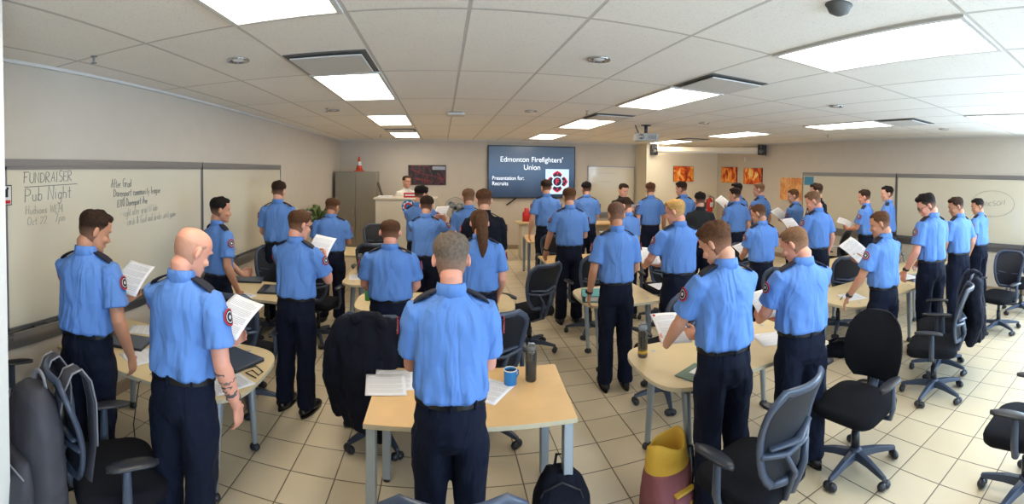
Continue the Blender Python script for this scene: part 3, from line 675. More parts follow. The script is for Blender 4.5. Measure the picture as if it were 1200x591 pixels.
for k in range(3):
    b = MB(); a0 = R(120*k+20); rs = []
    for i in range(6):
        r_ = .03+.16*i/5; w = .02+.062*math.sin(PI*(.15+.8*i/5)); rr = []
        for s_, yy in ((-1, -.012), (1, .018), (1, .022), (-1, -.008)):
            aa = a0+s_*w/max(r_, .05)*.9; rr.append((r_*math.cos(aa), -.05+yy, fp.z+r_*math.sin(aa)))
        rs.append(rr)
    b.rings(rs).build('fan_blade', M['clear'], t)
MB().limb([(0, -.09, fp.z), (0, -.03, fp.z)], .035, 14).build('hub', M['black'], t)
MB().box((0, -.02, fp.z-.27), (.07, .05, .1)).build('control_box', M['black'], t, smooth=False, bevel=.01)
p = on_y(834, 240, 10.9)
t = empty('fire_extinguisher', (p.x, p.y+.1, p.z-.3), 0, 'red fire extinguisher hanging in the far right corner', 'fire extinguisher')
MB().limb([(0, 0, .1), (0, 0, .2), (0, 0, .42), (0, 0, .47)], [.085, .09, .09, .05], 20).build('cylinder', M['red'], t)
MB().limb([(0, 0, .48), (0, 0, .56)], .022, 10).bar((0, 0, .56), (-.1, -.02, .6), .02, .012).bar((0, 0, .54), (-.1, -.02, .53), .02, .012).build('valve_handle', M['alu'], t)
MB().limb([(.02, -.02, .54), (.1, -.05, .5), (.125, -.05, .35), (.115, -.04, .2)], .013, 8).build('hose', M['black'], t)
MB().box((0, -.089, .3), (.1, .01, .14)).build('instruction_label', M['patchw'], t, smooth=False)
MB().box((0, .15, .3), (.1, .14, .3)).build('bracket', M['greyd'], t, smooth=False)
# ------------------------------------------------------------------ tables
def leg_tube(par, x, y, lean=(0, 0), caster=True, m='silver'):
    g = MB().limb([(x-lean[0], y-lean[1], .715), (x, y, .07)], [.032, .022], 12).build('leg', M[m], par)
    if caster:
        MB().limb([(x-.014, y, .03), (x+.014, y, .03)], .028, 14).box((x, y, .055), (.03, .03, .04)).build('caster', M['black'], g)
    else: MB().loft([((x, y, 0), .026, .026), ((x, y, .07), .022, .022)], 12).build('foot', M['black'], g)
def table(lab, poly, legs, top='table', sq=False, z=.74, caster=True, group='training tables'):
    cx_, cy_ = sum(p[0] for p in poly)/len(poly), sum(p[1] for p in poly)/len(poly)
    t = empty('training_table', (cx_, cy_, 0), 0, lab, 'table', group)
    pl = [(p[0]-cx_, p[1]-cy_) for p in poly]
    MB().prism(pl, z-.028, z-.002).build('edge_band', M['edge'], t, smooth=False, bevel=.003)
    q = [(p[0]*.997, p[1]*.997) for p in pl]
    MB().prism(q, z-.006, z).build('tabletop', M[top], t, smooth=False)
    xs = [l[0]-cx_ for l in legs]; ys = [l[1]-cy_ for l in legs]
    b = MB(); b.bar((min(xs)+.05, sum(ys)/len(ys), z-.05), (max(xs)-.05, sum(ys)/len(ys), z-.05), .05, .04)
    if not sq:
        for sx in (min(xs), max(xs)): b.bar((sx, min(ys)+.03, z-.045), (sx, max(ys)-.03, z-.045), .05, .035)
    b.build('support_beam', M['silver'], t, smooth=False)
    for (x, y) in legs:
        x -= cx_; y -= cy_
        if sq:
            g = MB().box((x, y, .365), (.055, .055, .69)).build('leg', M['silver'], t, smooth=False, bevel=.006)
            MB().loft([((x, y, 0), .024, .024), ((x, y, .022), .02, .02)], 12).build('foot', M['black'], g)
        else: leg_tube(t, x, y, (math.copysign(.04, x), math.copysign(.0, y)), caster)
    return t
def dpoly(x0, y0, x1, y1, ends='LR', bow=.0):
    """rectangle whose chosen ends are rounded"""
    r = .34; out = []
    W = y1-y0
    def endarc(cx_, s): return [(cx_+s*(r*math.cos(R(a))), (y0+y1)/2+W/2*math.sin(R(a))*1.0) for a in range(-90, 91, 10)]
    def sup(cx_, s):
        o = []
        for a in range(-90, 91, 9):
            c, n = math.cos(R(a)), math.sin(R(a)); o.append((cx_+s*r*abs(c)**.62, (y0+y1)/2+W/2*math.copysign(abs(n)**.62, n)))
        return o
    out += sup(x1-r, 1) if 'R' in ends else [(x1, y0), (x1, y1)]
    out += sup(x0+r, -1)[::-1] if 'L' in ends else [(x0, y1), (x0, y0)]
    return out
Tb = {}
Tb['A'] = table('round-ended beige table at the left wall beside the bald recruit', dpoly(-2.62, 2.24, -1.13, 3.1, 'R'), [(-1.34, 3.0), (-1.36, 2.42), (-2.5, 3.0), (-2.5, 2.36)])
Tb['B'] = table('beige table at the left wall holding the open laptop with a lit screen', dpoly(-2.55, 4.26, -1.4, 5.0, 'R'), [(-1.55, 4.9), (-1.55, 4.36), (-2.45, 4.9), (-2.45, 4.36)])
Tb['C'] = table('round-ended table with a water bottle beyond the left aisle, near the podium', rrect(-1.2, 5.15, -.84, 6.5, .16), [(-1.1, 6.35), (-.93, 6.35), (-1.1, 5.3), (-.93, 5.3)])
Tb['C2'] = table('long pale table in front of the grey cabinet', dpoly(-2.2, 6.95, -.5, 7.75, 'R'), [(-.65, 7.6), (-.65, 7.1), (-2.05, 7.6), (-2.05, 7.1)])
Tb['D'] = table('table with both ends rounded, behind the desk with the blue mug', dpoly(-.88, 4.18, .74, 4.92, 'LR'), [(-.62, 4.75), (-.62, 4.25), (.5, 4.75), (.5, 4.25)])
Tb['E'] = table('rectangular maple table with square legs holding the blue mug, front centre', [(-.41, 2.3), (.735, 2.3), (.785, 3.0), (-.41, 3.0)], [(-.37, 2.345), (.69, 2.345), (-.36, 2.94), (.7, 2.94)], 'maple', True)
Tb['F'] = table('narrow maple table with square legs nearest the television', [(1.62, 8.4), (3.0, 8.4), (3.0, 9.4), (1.74, 9.4)], [(1.67, 8.46), (2.95, 8.46), (1.72, 9.25), (2.95, 9.25)], 'maple', True)
Tb['G'] = table('maple table with square legs beside the aisle, second from the television', [(1.53, 6.22), (2.95, 6.22), (2.95, 7.0), (1.53, 7.0)], [(1.58, 6.28), (2.9, 6.28), (1.58, 6.92), (2.9, 6.92)], 'maple', True)
Tb['H'] = table('rounded table with a teal binder on its end beside the aisle', dpoly(1.43, 4.16, 2.26, 4.95, 'L'), [(1.62, 4.35), (1.66, 4.85), (2.18, 4.85), (2.18, 4.3)])
Tb['I'] = table('rounded table with a clear bottle, nearest the yellow and maroon bag', dpoly(1.3, 2.35, 2.78, 3.12, 'L'), [(1.55, 2.46), (1.5, 2.98), (2.66, 3.0), (2.66, 2.38)])
Tb['K'] = table('rounded table with papers in front of the recruit with a dark wristwatch', dpoly(3.62, 2.7, 5.05, 3.5, 'L'), [(3.9, 2.85), (3.9, 3.35), (4.95, 3.35), (4.95, 2.85)])
Tb['L'] = table('beige table right of the recruit holding a sheet near the middle, third row', dpoly(3.2, 4.5, 4.6, 5.15, 'L'), [(3.45, 4.62), (3.45, 4.95), (4.5, 4.95), (4.5, 4.62)])
Tb['M'] = table('beige table with an open folder of papers below the right wall whiteboard', dpoly(4.9, 4.05, 6.2, 4.75, ''), [(5.0, 4.15), (5.0, 4.65), (6.1, 4.65), (6.1, 4.15)])
Tb['N'] = table('beige table end beside the recruit with glasses at the right', dpoly(5.45, 3.1, 6.9, 3.7, 'L'), [(5.7, 3.2), (5.7, 3.6), (6.8, 3.6), (6.8, 3.2)])
Tb['O'] = table('far table between the men in front of the alcove', dpoly(3.1, 6.3, 4.5, 7.0, 'L'), [(3.3, 6.4), (3.3, 6.9), (4.4, 6.9), (4.4, 6.4)])
t = empty('side_desk', (2.15, 10.6, 0), 0, 'rounded side desk below the television carrying a red container', 'desk')
MB().prism(dpoly(-.4, -.35, .6, .35, 'L'), .86, .9).build('desktop', M['table'], t, smooth=False)
MB().box((.1, 0, .43), (.75, .5, .86)).build('desk_body', M['podium'], t, smooth=False, bevel=.006)
p = on_y(617, 258, 10.6)
o = MB().loft([((0, 0, 0), .1, .08, 4), ((0, 0, .2), .1, .08, 4), ((0, 0, .24), .06, .05, 3), ((0, 0, .32), .05, .04)], 20).build('red_container', M['red']); o.location = (p.x, p.y, .9); tag(o, 'red plastic container on the side desk under the television', 'container')
t = empty('instructor_desk', (3.55, 9.7, 0), 0, 'wooden instructor desk in front of the man in black near the front whiteboard', 'desk')
MB().box((0, 0, .93), (1.5, .6, .03)).build('desktop', M['maple'], t, smooth=False, bevel=.004)
MB().box((0, .1, .46), (1.4, .4, .91)).build('desk_body', M['podium'], t, smooth=False)

# ------------------------------------------------------------------ task chair
def make_chair(lab, kind='mesh'):
    t = empty('task_chair', (0, 0, 0), 0, lab, 'chair', 'black task chairs')
    hub = MB().loft([((0, 0, .07), .045, .045), ((0, 0, .13), .05, .05), ((0, 0, .15), .035, .035)], 18).build('base_hub', M['plas'], t)
    for k in range(5):
        a = 2*PI*k/5+.3; d = Vector((math.cos(a), math.sin(a), 0)); q = Vector((-d.y, d.x, 0))
        rs = []
        for u, w, z0, z1 in ((.03, .034, .08, .135), (.15, .028, .082, .125), (.27, .022, .07, .1), (.315, .018, .065, .088)):
            c = d*u; rs.append([c-q*w+Vector((0, 0, z0)), c+q*w+Vector((0, 0, z0)), c+q*w*.7+Vector((0, 0, z1)), c-q*w*.7+Vector((0, 0, z1))])
        g = MB().rings(rs).build('base_leg', M['plas'], t, smooth=False, bevel=.006)
        c = d*.305
        cb = MB()
        for s in (-1, 1): cb.limb([c+q*(s*.012)+Vector((0, 0, .03)), c+q*(s*.026)+Vector((0, 0, .03))], .029, 14)
        cb.box(c+Vector((0, 0, .05)), (.02, .02, .045))
        cb.build('caster', M['black'], g)
    MB().limb([(0, 0, .14), (0, 0, .27)], .03, 14, round_=False).limb([(0, 0, .27), (0, 0, .4)], .02, 12, round_=False).build('gas_column', M['black'], t)
    MB().box((0, -.03, .405), (.2, .28, .05)).build('seat_mechanism', M['plas'], t, smooth=False, bevel=.015)
    sh = []
    for z, k in ((.43, .93), (.445, .99), (.475, 1.0), (.498, .97), (.51, .9)):
        sh.append([(x*k, y*k, z-.015*max(0, (y-.1)/.15)) for x, y in rrect(-.25, -.23, .25, .25, .11, 6)])
    MB().rings(sh).build('seat', M['fabric'], t)
    # backrest: curved shell, outline narrower below
    def bp(u, v):       # u -1..1, v 0..1
        w = (.165+.075*math.sin(min(1, v*1.15)*PI/2)) if kind == 'mesh' else .25*math.sin(PI*(.22+.62*v))**.6
        if v > .8: w *= math.sqrt(max(0.0, 1-((v-.8)/.2)**2*.55))
        if v < .12: w *= .8+.2*v/.12
        x = u*w; z = .56+v*.49; y = -.26-.10*v**1.5+.035*math.sin(v*PI)*(1 if kind == 'mesh' else .6) + .05*u*u
        return Vector((x, y, z))
    if kind == 'mesh':
        out = [bp(-1, v/12) for v in range(13)]+[bp(u/4, 1.0) for u in range(-3, 4)]+[bp(1, 1-v/12) for v in range(13)]+[bp(u/4, 0) for u in range(3, -4, -1)]
        b = MB(); out.append(out[0]); rs = []
        n = len(out)-1
        for i in range(n):
            p = out[i]; d = (out[(i+1) % n]-out[i-1]).normalized(); nrm = Vector((0, 1, 0)); s_ = d.cross(nrm).normalized()
            rs.append([p+s_*(.024*math.cos(2*PI*j/8))+nrm*(.016*math.sin(2*PI*j/8)) for j in range(8)])
        rs.append(rs[0]); b.rings(rs, cap=False)
        # cross bar and spine
        b.limb([bp(-1, .36)+Vector((0, -.008, 0)), bp(-.4, .31)+Vector((0, -.03, 0)), bp(.4, .31)+Vector((0, -.03, 0)), bp(1, .36)+Vector((0, -.008, 0))], .02, 8, flat=.8)
        for s in (-1, 1): b.limb([bp(s*.45, .31)+Vector((0, -.03, 0)), (s*.045, -.29, .62), (s*.03, -.23, .46), (0, -.1, .41)], [.02, .022, .026, .03], 8, flat=.7)
        b.build('back_frame', M['plas'], t)
        rs = []
        for i in range(13):
            v = i/12; row = [bp(u/6, v) for u in range(-6, 7)]
            rs.append(row+[p+Vector((0, .006, 0)) for p in row[::-1]])
        MB().rings(rs).build('back_mesh', M['mesh'], t)
        MB().limb([bp(-.8, .42)+Vector((0, -.012, 0)), bp(0, .38)+Vector((0, -.03, 0)), bp(.8, .42)+Vector((0, -.012, 0))], [.022, .03, .022], 8, flat=.5).build('lumbar_pad', M['plas'], t)
    else:
        rs = []
        for i in range(15):
            v = i/14; row = [bp(u/6, v) for u in range(-6, 7)]
            th = .022*math.sin(PI*(.12+.76*v))+.01
            rs.append(row+[bp(u/6, v)+Vector((0, (th+.014)*(1-.5*(u/6)**2), 0)) for u in range(6, -7, -1)])
        MB().rings(rs).build('back_pad', M['fabric'], t, bevel=.004)
        MB().limb([(0, -.3, .72), (0, -.27, .56), (0, -.2, .44), (0, -.08, .41)], [.035, .04, .035, .03], 10, flat=.45).build('back_support', M['plas'], t)
    for s in (-1, 1):
        g = MB().limb([(s*.2, -.0, .42), (s*.275, .0, .43), (s*.295, .0, .5), (s*.29, .0, .66)], [.02, .024, .026, .022], 10, flat=.7).build('armrest', M['plas'], t)
        rs = []
        for i in range(9):
            u = -1+2*i/8; w = .045*math.sqrt(max(.05, 1-abs(u)**3)); y = .03+u*.13
            rs.append([(s*.285+w*math.cos(2*PI*j/12), y, .682-.01*u*u+.014*math.sin(2*PI*j/12)) for j in range(12)])
        MB().rings(rs).build('arm_pad', M['black'], g)
    return t
ch0 = make_chair('black mesh task chair with a grey backpack on its back, nearest bottom left')
ch1 = make_chair('black task chair with a solid upholstered oval back, bottom right foreground', 'pad')
ch0.location = (-1.6, 1.76, 0); ch0.rotation_euler = (0, 0, R(-36))
ch1.location = (2.57, 1.9, 0); ch1.rotation_euler = (0, 0, R(95))
def chair(x, y, az, lab, src=None): return copy_tree(src or ch0, lab, (x, y, 0), R(-az))
for x, y, az, lab in (
    (-2.44, 1.78, 20, 'black task chair tucked in the near left corner beside the pillar'),
    (-1.7, 3.62, 4, 'black chair just behind the bald recruit, its tall back towards the wall'),
    (-2.2, 5.35, 175, 'dark chair back showing above the laptop table at the left wall'),
    (-1.5, 5.28, 10, 'black chair behind the recruit reading at the laptop table'),
    (-.47, 3.42, 4, 'chair draped with a navy jacket, left of the front centre table'),
    (.36, 3.5, -8, 'black chair showing its back right of the front centre recruit'),
    (1.02, 5.1, -30, 'chair behind the rounded table near the woman with a ponytail'),
    (.04, 1.67, 0, 'chair whose top edge shows at the bottom of the photo behind the front centre recruit'),
    (1.9, 5.5, -5, 'black chair before the recruit resting a hand on the aisle table'),
    (1.9, 7.35, 10, 'black chair at the table nearest the television'),
    (2.0, 3.6, -15, 'black mesh chair beside the recruit with a watch, past the bottle table'),
    (1.56, 1.83, -12, 'black mesh chair with open frame back, lowest in the foreground right of centre'),
    (3.88, 1.95, -22, 'blue-grey framed mesh chair beyond the upholstered chair'),
    (4.42, 2.15, -30, 'chair draped with a dark jacket at the right, beyond the blue-grey mesh chair'),
    (5.95, 2.0, -75, 'black chair at the right wall turned to the tables'),
    (6.9, 1.95, -60, 'black chair at the right edge of the photo under the whiteboard'),
    (4.7, 3.82, 20, 'dark chair under the table with the open folder'),
    (6.0, 4.06, 10, 'chair behind the table end next to the recruit with glasses'),
    (6.7, 5.6, -20, 'dark chair under the right wall whiteboard beside the man holding paper'),
    (2.85, .74, 0, 'chair whose armrest only pokes in at the right edge'),
    (3.0, 5.6, 10, 'dark chair between the blond recruit and the black-shirted man'),
    (-1.2, 8.2, 170, 'dark chair in front of the podium near the cabinet'),
    (-1.0, 6.5, -10, 'dark chair in front of the podium in the middle aisle'),
    (4.3, 5.6, 10, 'dark chair behind the third row table at the right'),
    (3.6, 3.9, 20, 'black chair pushed under the watch recruit\'s table, behind it')):
    chair(x, y, az, lab)
# ------------------------------------------------------------------ jackets over chairs
def hang_jacket(x, y, az, lab, low=.3, wide=.34, patch=False, tilt=0):
    t = empty('jacket', (x, y, 0), R(-az), lab, 'jacket')
    def wob(th, z): return .10*math.sin(5*th+z*9)*(1.1-z)+.05*math.sin(9*th+z*4)
    b = MB().loft([((0, -.36, low), wide*.62, .13), ((0, -.36, low+.12), wide*.78, .14), ((0, -.35, .62), wide*.9, .14), ((0, -.34, .82), wide*.95, .13), ((0, -.345, .95), wide*.9, .1), ((0, -.35, 1.02), wide*.78, .075), ((0, -.355, 1.065), wide*.5, .05)], 40, wob=wob)
    for s in (-1, 1):
        b.limb([(s*wide*.72, -.34, .99), (s*wide*1.0, -.33, .83), (s*wide*1.02, -.32+.03*s, .6), (s*wide*.92, -.30, low+.05)], [.07, .085, .08, .062], 14)
    b.loft([((wide*.3, -.36, low-.1), .05, .06), ((wide*.35, -.36, low+.15), .13, .12)], 20)
    b.build('jacket_body', M['jacket'], t, remesh=.013, sm_it=3, disp=(.12, .03))
    MB().limb([(-.1, -.40, 1.05), (-.05, -.35, 1.06), (.05, -.35, 1.06), (.1, -.40, 1.03)], .045, 10, flat=.8).build('collar', M['jacket'], t)
    if patch:
        dsc = MB(); rs = []
        for r_ in (.0, .04, .05): rs.append([(wide*1.0+.078, -.33+r_*math.cos(2*PI*j/20), .9+r_*1.15*math.sin(2*PI*j/20)) for j in range(20)])
        for i in range(2):
            dsc.rings([rs[i], rs[i+1]], cap=False, m=i)
        dsc.build('shoulder_patch', [M['patchn'], M['patchr']], t, solid=.004)
    return t
hang_jacket(-.47, 3.42, 4, 'navy uniform jacket with a shoulder patch draped on the chair left of the front table', .3, .265, True)
hang_jacket(4.42, 2.15, -30, 'dark jacket draped over the chair beyond the blue-grey mesh chair', .34, .3)
# ------------------------------------------------------------------ bags
# grey backpack hung on the near left chair
t = empty('backpack', (-1.80, 1.38, .27), R(-8), 'grey backpack with two light-edged shoulder straps hanging on the near left chair', 'backpack')
def wb(th, z): return .04*math.sin(3*th+z*7)
MB().loft([((0, 0, .0), .15, .08, 3), ((0, 0, .05), .19, .1, 3.2), ((0, 0, .3), .19, .1, 3), ((0, 0, .5), .17, .09, 3), ((0, .0, .6), .13, .07, 2.5), ((0, .01, .65), .07, .04, 2)], 36, wob=wb).build('main_body', M['bagg'], t, remesh=.012, sm_it=3, disp=(.1, .015))
MB().loft([((0, -.11, .03), .12, .05, 3), ((0, -.12, .1), .145, .065, 3), ((0, -.115, .3), .14, .055, 3), ((0, -.1, .38), .11, .03, 3)], 30, wob=wb).build('front_pocket', M['bagg'], t, remesh=.012, sm_it=3)
MB().limb([(-.13+.26*i/8, -.135-.025*math.sin(PI*i/8), .33+.03*math.sin(PI*i/8)) for i in range(9)], .004, 6).build('zipper', M['baggl'], t)
MB().limb([(-.19, -.02, .06), (-.195, -.03, .3), (-.16, -.05, .5), (-.1, -.07, .6)], .004, 6).build('side_zipper', M['baggl'], t)
MB().limb([(-.055*math.cos(PI*i/10), .03, .63+.07*math.sin(PI*i/10)) for i in range(11)], .011, 8, flat=.7).build('top_handle', M['baggl'], t)
MB().limb([(.13, -.12, .3), (.15, -.13, .15), (.1, -.16, .05)], .01, 8, flat=.5).build('side_strap', M['black'], t)
MB().box((0, -.178, .24), (.05, .004, .018)).build('label_mark', M['patchw'], t, smooth=False)
for s in (-1, 1):
    g = MB().limb([(s*.07, .07, .52), (s*.08, .09, .63), (s*.085, .13, .70), (s*.09, .18, .71), (s*.095, .225, .65), (s*.1, .25, .54), (s*.11, .25, .35), (s*.14, .18, .12), (s*.16, .09, .04)], .034, 10, flat=.28).build('shoulder_strap', M['bagg'], t)
    for e in (-1, 1): MB().limb([(s*.07+e*.034, .07, .52), (s*.08+e*.034, .09, .635), (s*.085+e*.034, .13, .705), (s*.09+e*.034, .18, .715), (s*.095+e*.034, .23, .65), (s*.1+e*.034, .255, .54), (s*.11+e*.03, .255, .35)], .005, 6).build('strap_edge', M['baggl'], g)
t.scale = (1.15, 1.1, 1.13)
# yellow and maroon bag
p = at(781, 600, 0)
t = empty('roll_top_bag', (p.x, p.y, 0), R(12), 'maroon canvas bag with an open yellow roll top standing on the floor', 'bag'); t.scale = (1, 1, .84)
MB().loft([((0, 0, .0), .15, .1, 3), ((0, 0, .03), .165, .115, 3.2), ((0, 0, .2), .16, .115, 3), ((0, 0, .36), .15, .105, 2.8)], 40, wob=wb).build('bag_body', M['mar'], t, remesh=.01, sm_it=2, disp=(.1, .012))
rs = []
for z, a_, b2, w_ in ((.36, .154, .109, .01), (.42, .15, .105, .03), (.5, .14, .1, .07), (.53, .13, .09, .1), (.52, .118, .078, .1), (.42, .125, .085, .04), (.3, .12, .08, .02)):
    rs.append([(a_*math.cos(2*PI*j/40)*(1+w_*math.sin(3*2*PI*j/40)), b2*math.sin(2*PI*j/40)*(1+w_*math.sin(4*2*PI*j/40+1)), z+.03*math.sin(2*2*PI*j/40+.6)*(1 if z > .4 else 0)) for j in range(40)])
MB().rings(rs, cap=False).build('yellow_collar', M['yel'], t)
MB().loft([((0, 0, .3), .118, .078), ((0, 0, .36), .118, .08)], 24).build('dark_lining', M['jacket'], t)
g = MB().loft([((.03, -.115, .06), .07, .02, 4), ((.03, -.12, .1), .08, .025, 4), ((.03, -.12, .2), .075, .02, 4)], 24).build('side_pocket', M['mar'], t)
MB().box((.03, -.128, .215), (.15, .035, .02)).build('pocket_trim', M['yel'], g, smooth=False, bevel=.006)
for bx_ in (0, .07): MB().box((bx_, -.148, .13), (.018, .006, .018)).build('pocket_buckle', M['yel'], g, smooth=False)
MB().limb([(.14, 0, .42), (.2, -.01, .4), (.21, -.02, .2), (.17, -.02, .03)], .016, 8, flat=.4).build('shoulder_strap', mat('strap_blue', srgb(40, 60, 84), .7), t)
# black backpack
p = at(657, 555, .4)
t = empty('backpack', (p.x, p.y, 0), R(-10), 'black backpack standing on the floor at the bottom centre of the photo', 'backpack')
MB().loft([((0, 0, .0), .15, .1, 3), ((0, 0, .06), .17, .12, 3), ((0, 0, .28), .16, .115, 2.6), ((0, 0, .38), .12, .085, 2.3), ((0, 0, .43), .07, .05)], 36, wob=wb).build('main_body', M['jacket'], t, remesh=.011, sm_it=3)
MB().limb([(-.15, -.05, .2), (-.1, -.085, .36), (0, -.09, .41), (.1, -.085, .36), (.15, -.05, .2)], .005, 6).build('zipper', M['black'], t)
MB().limb([(-.03, .05, .41), (-.02, .06, .47), (.03, .06, .47), (.04, .05, .41)], .009, 8).build('top_handle', M['black'], t)
for s in (-1, 1): MB().limb([(s*.06, .1, .38), (s*.08, .15, .3), (s*.1, .15, .12), (s*.12, .11, .03)], .022, 8, flat=.35).build('shoulder_strap', M['black'], t)
# dark bag lying under the table with the wristwatch recruit
p = at(985, 405, .1)
t = empty('duffel_bag', (p.x, p.y, 0), R(-40), 'black bag lying on the floor under the table, beyond the upholstered chair', 'bag')
MB().loft([((0, 0, 0), .22, .13, 2.6), ((0, 0, .05), .25, .16, 2.4), ((.03, 0, .13), .2, .12), ((.05, .02, .18), .1, .06)], 30, wob=lambda a, z: .12*math.sin(4*a+z*20)).build('bag_body', M['jacket'], t, remesh=.014, sm_it=2, disp=(.1, .05))
MB().limb([(-.1, -.02, .14), (-.05, -.1, .2), (.08, -.12, .2), (.12, -.02, .16)], .012, 8).build('bag_strap', M['black'], t)

# ------------------------------------------------------------------ table-top things
TZ = .741
def put(o, px, py, z=TZ):
    p = at(px, py, z); o.location = (p.x, p.y, z); return o
def sheet_mesh(w=.216, h=.279, bend=.012, lines=True, curl=0, n=8):
    """paper lying in local XY, printed side +Z; returns (sheet, lines) MBs"""
    def zf(x, y): return bend*math.sin((y/h+.5)*PI)+curl*(x/w)**2
    b = MB(); rs = []
    for i in range(n+1):
        x = -w/2+w*i/n
        top = [(x, -h/2+h*j/n, zf(x, -h/2+h*j/n)+.0006) for j in range(n+1)]
        rs.append(top+[(p[0], p[1], p[2]-.0012) for p in top[::-1]])
    b.rings(rs)
    l = MB()
    if lines:
        rnd = random.Random(int(bend*1e5)+3)
        y = h/2-.03; k = 0
        while y > -h/2+.03:
            if k == 0: x0, x1 = -w*.28, w*.28
            else: x0, x1 = -w/2+.022, w/2-.022-(rnd.random()*.05 if k % 5 == 4 else 0)
            m_ = 6; q = len(l.v)
            for i in range(m_+1):
                x = x0+(x1-x0)*i/m_
                l.v += [(x, y, zf(x, y)+.0011), (x, y-(.004 if k == 0 else .0026), zf(x, y)+.0011)]
            for i in range(m_): l.face((q+2*i, q+2*i+1, q+2*i+3, q+2*i+2))
            y -= .0105 if k % 5 != 4 else .018; k += 1
    return b, l
def sheet(lab, loc, rot, group=None, logo=False, **kw):
    b, l = sheet_mesh(**kw)
    t = empty('paper_sheet', loc, 0, lab, 'paper', group); t.rotation_euler = rot
    b.build('sheet', M['paper'], t)
    if l.v: l.build('printed_lines', M['ink'], t, smooth=False)
    if logo: MB().ell((-.085, .118, .003), (.011, .011, .001), n=12, k=4).build('printed_crest', M['patchr'], t)
    return t
def flat_sheet(px, py, deg, lab, z=TZ, lines=True, **kw):
    p = at(px, py, z)
    return sheet(lab, (p.x, p.y, z+.0008), (0, 0, R(deg)), lines=lines, bend=.002, **kw)
flat_sheet(462, 445, 4, 'printed sheets lying left on the maple table with the blue mug', lines=True, w=.25)
flat_sheet(452, 451, 8, 'lower printed sheet of the pair at the left end of the maple table', z=TZ-.0003+.0018, w=.25)
flat_sheet(574, 458, -35, 'white sheet on the maple table beside the mug, partly behind the recruit')
flat_sheet(168, 418, -25, 'white paper on the left table by the first recruit\'s hand', w=.24)
flat_sheet(170, 387, -65, 'narrow white sheet on the far side of the left front table')
flat_sheet(268, 450, -30, 'paper under the tattooed arm on the left front table', w=.2)
flat_sheet(252, 404, -20, 'white sheet behind the closed laptop on the left front table', w=.28)
flat_sheet(284, 348, -15, 'printed leaflet beside the lit laptop at the left wall', w=.2)
flat_sheet(423, 325, 10, 'white paper beside the far water bottle', w=.3)
flat_sheet(710, 340, 10, 'paper sheet on the rounded table next to the binder')
flat_sheet(778, 335, 0, 'white sheet on the table in front of the blond recruit', w=.3)
flat_sheet(905, 397, -20, 'white sheet on the table in front of the second recruit from the right foreground', w=.26)
flat_sheet(998, 348, -20, 'notepad page by the watch recruit\'s hand on the right table', w=.24)
flat_sheet(1060, 325, -25, 'white binder page right of the recruit with the curved sheet', w=.3)
flat_sheet(925, 312, -30, 'loose sheet on the third row table at the right')
flat_sheet(972, 289, -25, 'white papers on the table under the right wall whiteboard', w=.36)
flat_sheet(712, 272, -10, 'white sheet on the far table behind the centre recruit', z=.95, w=.3)
flat_sheet(622, 305, 0, 'sheet on the aisle table nearest the television end') if False else None
flat_sheet(838, 436, 25, 'upper sheet in the green-edged folder on the rounded front table', z=TZ+.012, w=.22)
o = MB().box((0, 0, .005), (.24, .32, .01)).build('folder', mat('folder_green', srgb(90, 112, 98), .6), smooth=False, bevel=.003); put(o, 826, 441); o.rotation_euler.z = R(25)
tag(o, 'green-edged folder under papers on the rounded front table', 'folder')
def laptop(lab, px, py, deg, open_=False, lit=False, w=.36, d=.25):
    t = empty('laptop', (0, 0, 0), R(deg), lab, 'laptop'); put(t, px, py)
    MB().box((0, 0, .009), (w, d, .018)).build('laptop_base', M['black'], t, smooth=False, bevel=.004)
    if open_:
        MB().box((0, .02, .0185), (w-.06, d*.45, .002)).build('keyboard', M['ventd'], t, smooth=False)
        rot = Matrix.Rotation(R(-18), 3, 'X')
        g = MB().box((0, d/2+.03, .13), (w, .008, .24), rot).build('lid', M['black'], t, smooth=False, bevel=.003)
        MB().box(Vector((0, d/2+.03, .13))+rot @ Vector((0, -.0055, 0)), (w-.02, .002, .21), rot).build('screen', M['screenon'] if lit else M['glassd'], g, smooth=False)
    else: MB().box((0, 0, .022), (w, d, .006)).build('lid', M['plas'], t, smooth=False, bevel=.003)
    return t
laptop('closed black laptop on the left front table between the two nearest recruits', 270, 421, -20, w=.4, d=.28)
laptop('closed black laptop beside the first recruit\'s hand at the left wall', 148, 402, 15)
laptop('closed dark laptop on the table under the left blank whiteboard', 291, 329, 15)
laptop('open laptop with a pale lit screen next to the reading recruit', 318, 340, -80, True, True)
b = MB(); q = [at(x, y, TZ+.004) for x, y in ((283, 428), (290, 432), (300, 429), (308, 436), (303, 440), (296, 434), (288, 437), (300, 443))]
b.limb(q, .004, 6).build('power_cord', M['black']); tag(bpy.data.objects['power_cord'], 'black power cord curling on the left front table end', 'cord')
q = [at(181, 436, TZ+.004)]; q += [Vector((q[0].x-.02, 2.225, .72)), Vector((q[0].x-.05, 2.2, .45)), Vector((q[0].x-.06, 2.25, .15)), Vector((q[0].x-.1, 2.35, .012)), Vector((q[0].x-.4, 2.5, .012))]
o = MB().limb(q, .004, 6).build('cable', M['black']); tag(o, 'thin black cable hanging from the left front table to the floor', 'cable')
